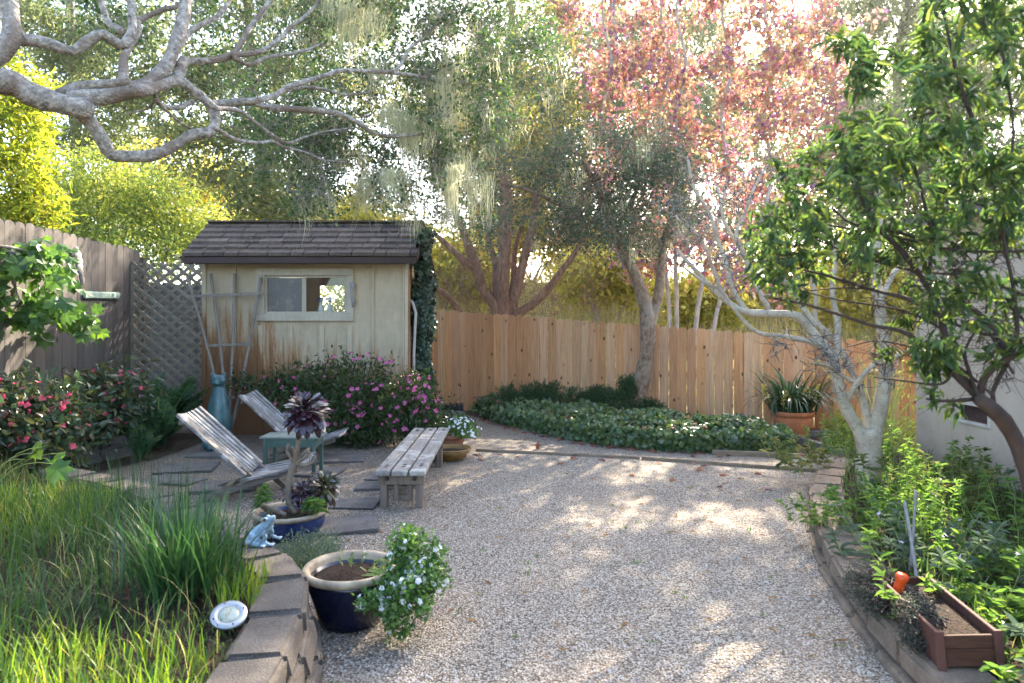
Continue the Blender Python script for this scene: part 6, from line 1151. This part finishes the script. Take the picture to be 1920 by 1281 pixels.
t = thing('cane_shrub', 'bare yellow green caned shrub between the white trunk and the house', 'shrub', (4.35, 7.9, .1)); r = np.random.default_rng(591); k = 26; b0 = np.array([4.36, 8.0, .05])+r.normal(0, .07, (k, 3))*[1, 1, 0]; e = b0+np.column_stack([r.normal(.05, .32, k), r.normal(0, .25, k), r.uniform(.7, 1.5, k)]); tt = np.linspace(0, 1, 7); P_ = b0[:, None]+(e-b0)[:, None]*tt[None, :, None]+r.normal(0, .02, (k, 7, 3)); V, F = tubes(P_, np.full((k, 1), .013)*(1.1-.8*tt)[None], 6); pieces('cane', V, F, 42, m['green_stem'], t)
q, D_ = around(P_, 14, .06, r, .3); V, F = leaves(q, nrm(D_+r.normal(0, .7, q.shape)), rdir(len(q), .5, r), .04, .016, 'oval'); mk('foliage', V, F, m['yellow_leaf'], t)
mound('garden_bush', 'bright sunlit low bush beside the terracotta pot', 'shrub', (4.55, 9.3, 0), [A3(1585,800,9.2,35,.3,26), A3(1600,825,8.9,34,.3,24), A3(1700,820,8.6,40,.35,40)], 2600, .05, .022, 'oval', 'yellow_leaf', 592, None, None, .02, 5, 'green_stem', .5, None, .3, None, 50)
# ------------------------------------------------------------------ litter on the ground
r = np.random.default_rng(601)
p = np.vstack([spots([(-.6, 11.3), (.1, 9.9), (.7, 9.2), (1.5, 8.5), (3.6, 8.1), (3.6, 8.35), (1.3, 8.9), (.3, 10.2), (-.3, 11.2)], 110, .012, r), spots([(-1.2, 8.4), (2.5, 6.5), (3.0, 8.0), (.2, 9.8)], 34, .012, r), spots([(3.4, 8.4), (4.6, 7.6), (5.0, 8.8), (3.8, 9.4)], 60, .02, r), spots(IVY, 60, .30, r)]); n = len(p)
V, F = leaves(p, nrm(r.normal(0, 1, (n, 3))*[1, 1, .25]), nrm(r.normal(0, .3, (n, 3))+[0, 0, 1]), r.uniform(.07, .13, n), r.uniform(.07, .13, n), 'maple'); tag(mk('fallen_leaves', V, F, m['litter']), 'red brown fallen sweetgum leaves along the edge of the ivy', 'leaf litter', kind='stuff')
ax_ = r.uniform(-4.5, -1.4, 420); ty_ = r.random(420)**1.5; p = np.column_stack([ax_, EY+(RX-EY)*ty_, EZ+(RZ-EZ)*ty_+.055]); V, F = leaves(p, nrm(r.normal(0, 1, (420, 3))*[1, 1, .3]+[0, .3, .2]), nrm(r.normal(0, .25, (420, 3))+[0, -.55, .8]), r.uniform(.012, .05, 420), r.uniform(.006, .016, 420), 'oval'); tag(mk('fallen_leaves', V, F, m['roof_litter']), 'small dry leaves and needles lying on the shed roof', 'leaf litter', kind='stuff')
p = spots([(-1.3, 2.3), (1.7, 2.3), (2.2, 5.0), (2.9, 7.5), (-1.8, 7.2)], 170, .010, r); n = len(p); V, F = leaves(p, nrm(r.normal(0, 1, (n, 3))*[1, 1, .15]), nrm(r.normal(0, .2, (n, 3))+[0, 0, 1]), r.uniform(.03, .085, n), r.uniform(.008, .018, n), 'oval'); tag(mk('fallen_leaves', V, F, m['dry_leaf']), 'small dry tan leaves scattered over the gravel', 'leaf litter', kind='stuff')
p = spots([(-1.2, 2.6), (1.6, 2.6), (2.1, 6.0), (-1.6, 6.6)], 46, .004, r); p = np.repeat(p, 5, 0)+r.normal(0, .012, (230, 3))*[1, 1, 0]; n = len(p); V, F = leaves(p, rdir(n, .9, r), rdir(n, .8, r), r.uniform(.015, .04, n), r.uniform(.005, .012, n), 'oval'); tag(mk('seedlings', V, F, m['bed_leaf']), 'tiny green seedlings sprouting through the gravel', 'weeds', kind='stuff')
# loose stones of the gravel: real pebbles over the nearer part
def pebbles(n, poly, smin, smax, r, dens=None):
    p = spots(poly, n, 0, r)
    if dens is not None: p = p[r.random(len(p)) < dens(p)]
    n = len(p); base = np.array([(1,0,0),(0,1,0),(-1,0,0),(0,-1,0),(.6,.6,.62),(-.6,.6,.62),(-.6,-.6,.62),(.6,-.6,.62)]); f = np.array([(0,1,4,4),(1,2,5,5),(2,3,6,6),(3,0,7,7)])
    f = np.array([(0,4,7,3),(0,1,5,4),(1,2,6,5),(2,3,7,6),(4,5,6,7)]); f = np.array([(0,1,5,4),(1,2,6,5),(2,3,7,6),(3,0,4,7),(4,5,6,7)])
    base = np.array([(1,-.1,0),(.1,1,0),(-1,.1,0),(-.1,-1,0),(.55,.05,.75),(.05,.55,.8),(-.55,-.05,.7),(-.05,-.55,.78)])
    S = r.uniform(smin, smax, (n, 1, 1))*r.uniform(.65, 1.15, (n, 1, 3))*np.array([1, 1, .75]); a = r.uniform(0, 6.28, n); ca, sa = np.cos(a)[:, None], np.sin(a)[:, None]
    q = base[None]*S+r.normal(0, .10, (n, 8, 3))*S; x = q[:, :, 0]*ca-q[:, :, 1]*sa; y = q[:, :, 0]*sa+q[:, :, 1]*ca; tl = r.normal(0, .3, (n, 1)); z = q[:, :, 2]+x*tl
    V = np.stack([x, y, z], -1)+p[:, None]; V[:, :, 2] -= .001
    return V.reshape(-1, 3), (np.arange(n)[:, None, None]*8+f[None]).reshape(-1, 4)
gpoly = [(-1.0, 2.3), (-.88, 3.0), (-1.0, 3.4), (-1.5, 4.3), (-2.6, 5.3), (-3.2, 6.0), (-3.4, 8.4), (-1.6, 8.9), (-.2, 8.6), (2.6, 7.4), (2.7, 6.2), (2.0, 4.3), (1.78, 3.2), (1.74, 2.3)]
V, F = pebbles(95000, gpoly, .0045, .0095, r, lambda q: np.clip(1.5-(q[:, 1]-2.3)*.26, .12, 1)); pb = mk('loose_pebbles', V, F, m['pebble'], None, True); tag(pb, 'loose tan and grey pebbles of the gravel yard', 'gravel', kind='stuff')
HAZE = .0003
# ------------------------------------------------------------------ added haze
hz = MB().box((0, 44, 19), (200, 150, 42)); s = NT('glare_haze'); pv = s.n('VolumePrincipled', Density=HAZE, Color=(.95,.96,1.0)); pv.inputs['Anisotropy'].default_value = .55  # thin volume added to wash out the backlit view like lens glare
s.t.links.new(pv.outputs[0], s.out.inputs['Volume']); MATS['glare_haze'] = s.m
tag(hz.build('haze', s.m), 'thin pale haze added over the garden for veiling glare', 'haze', kind='stuff')
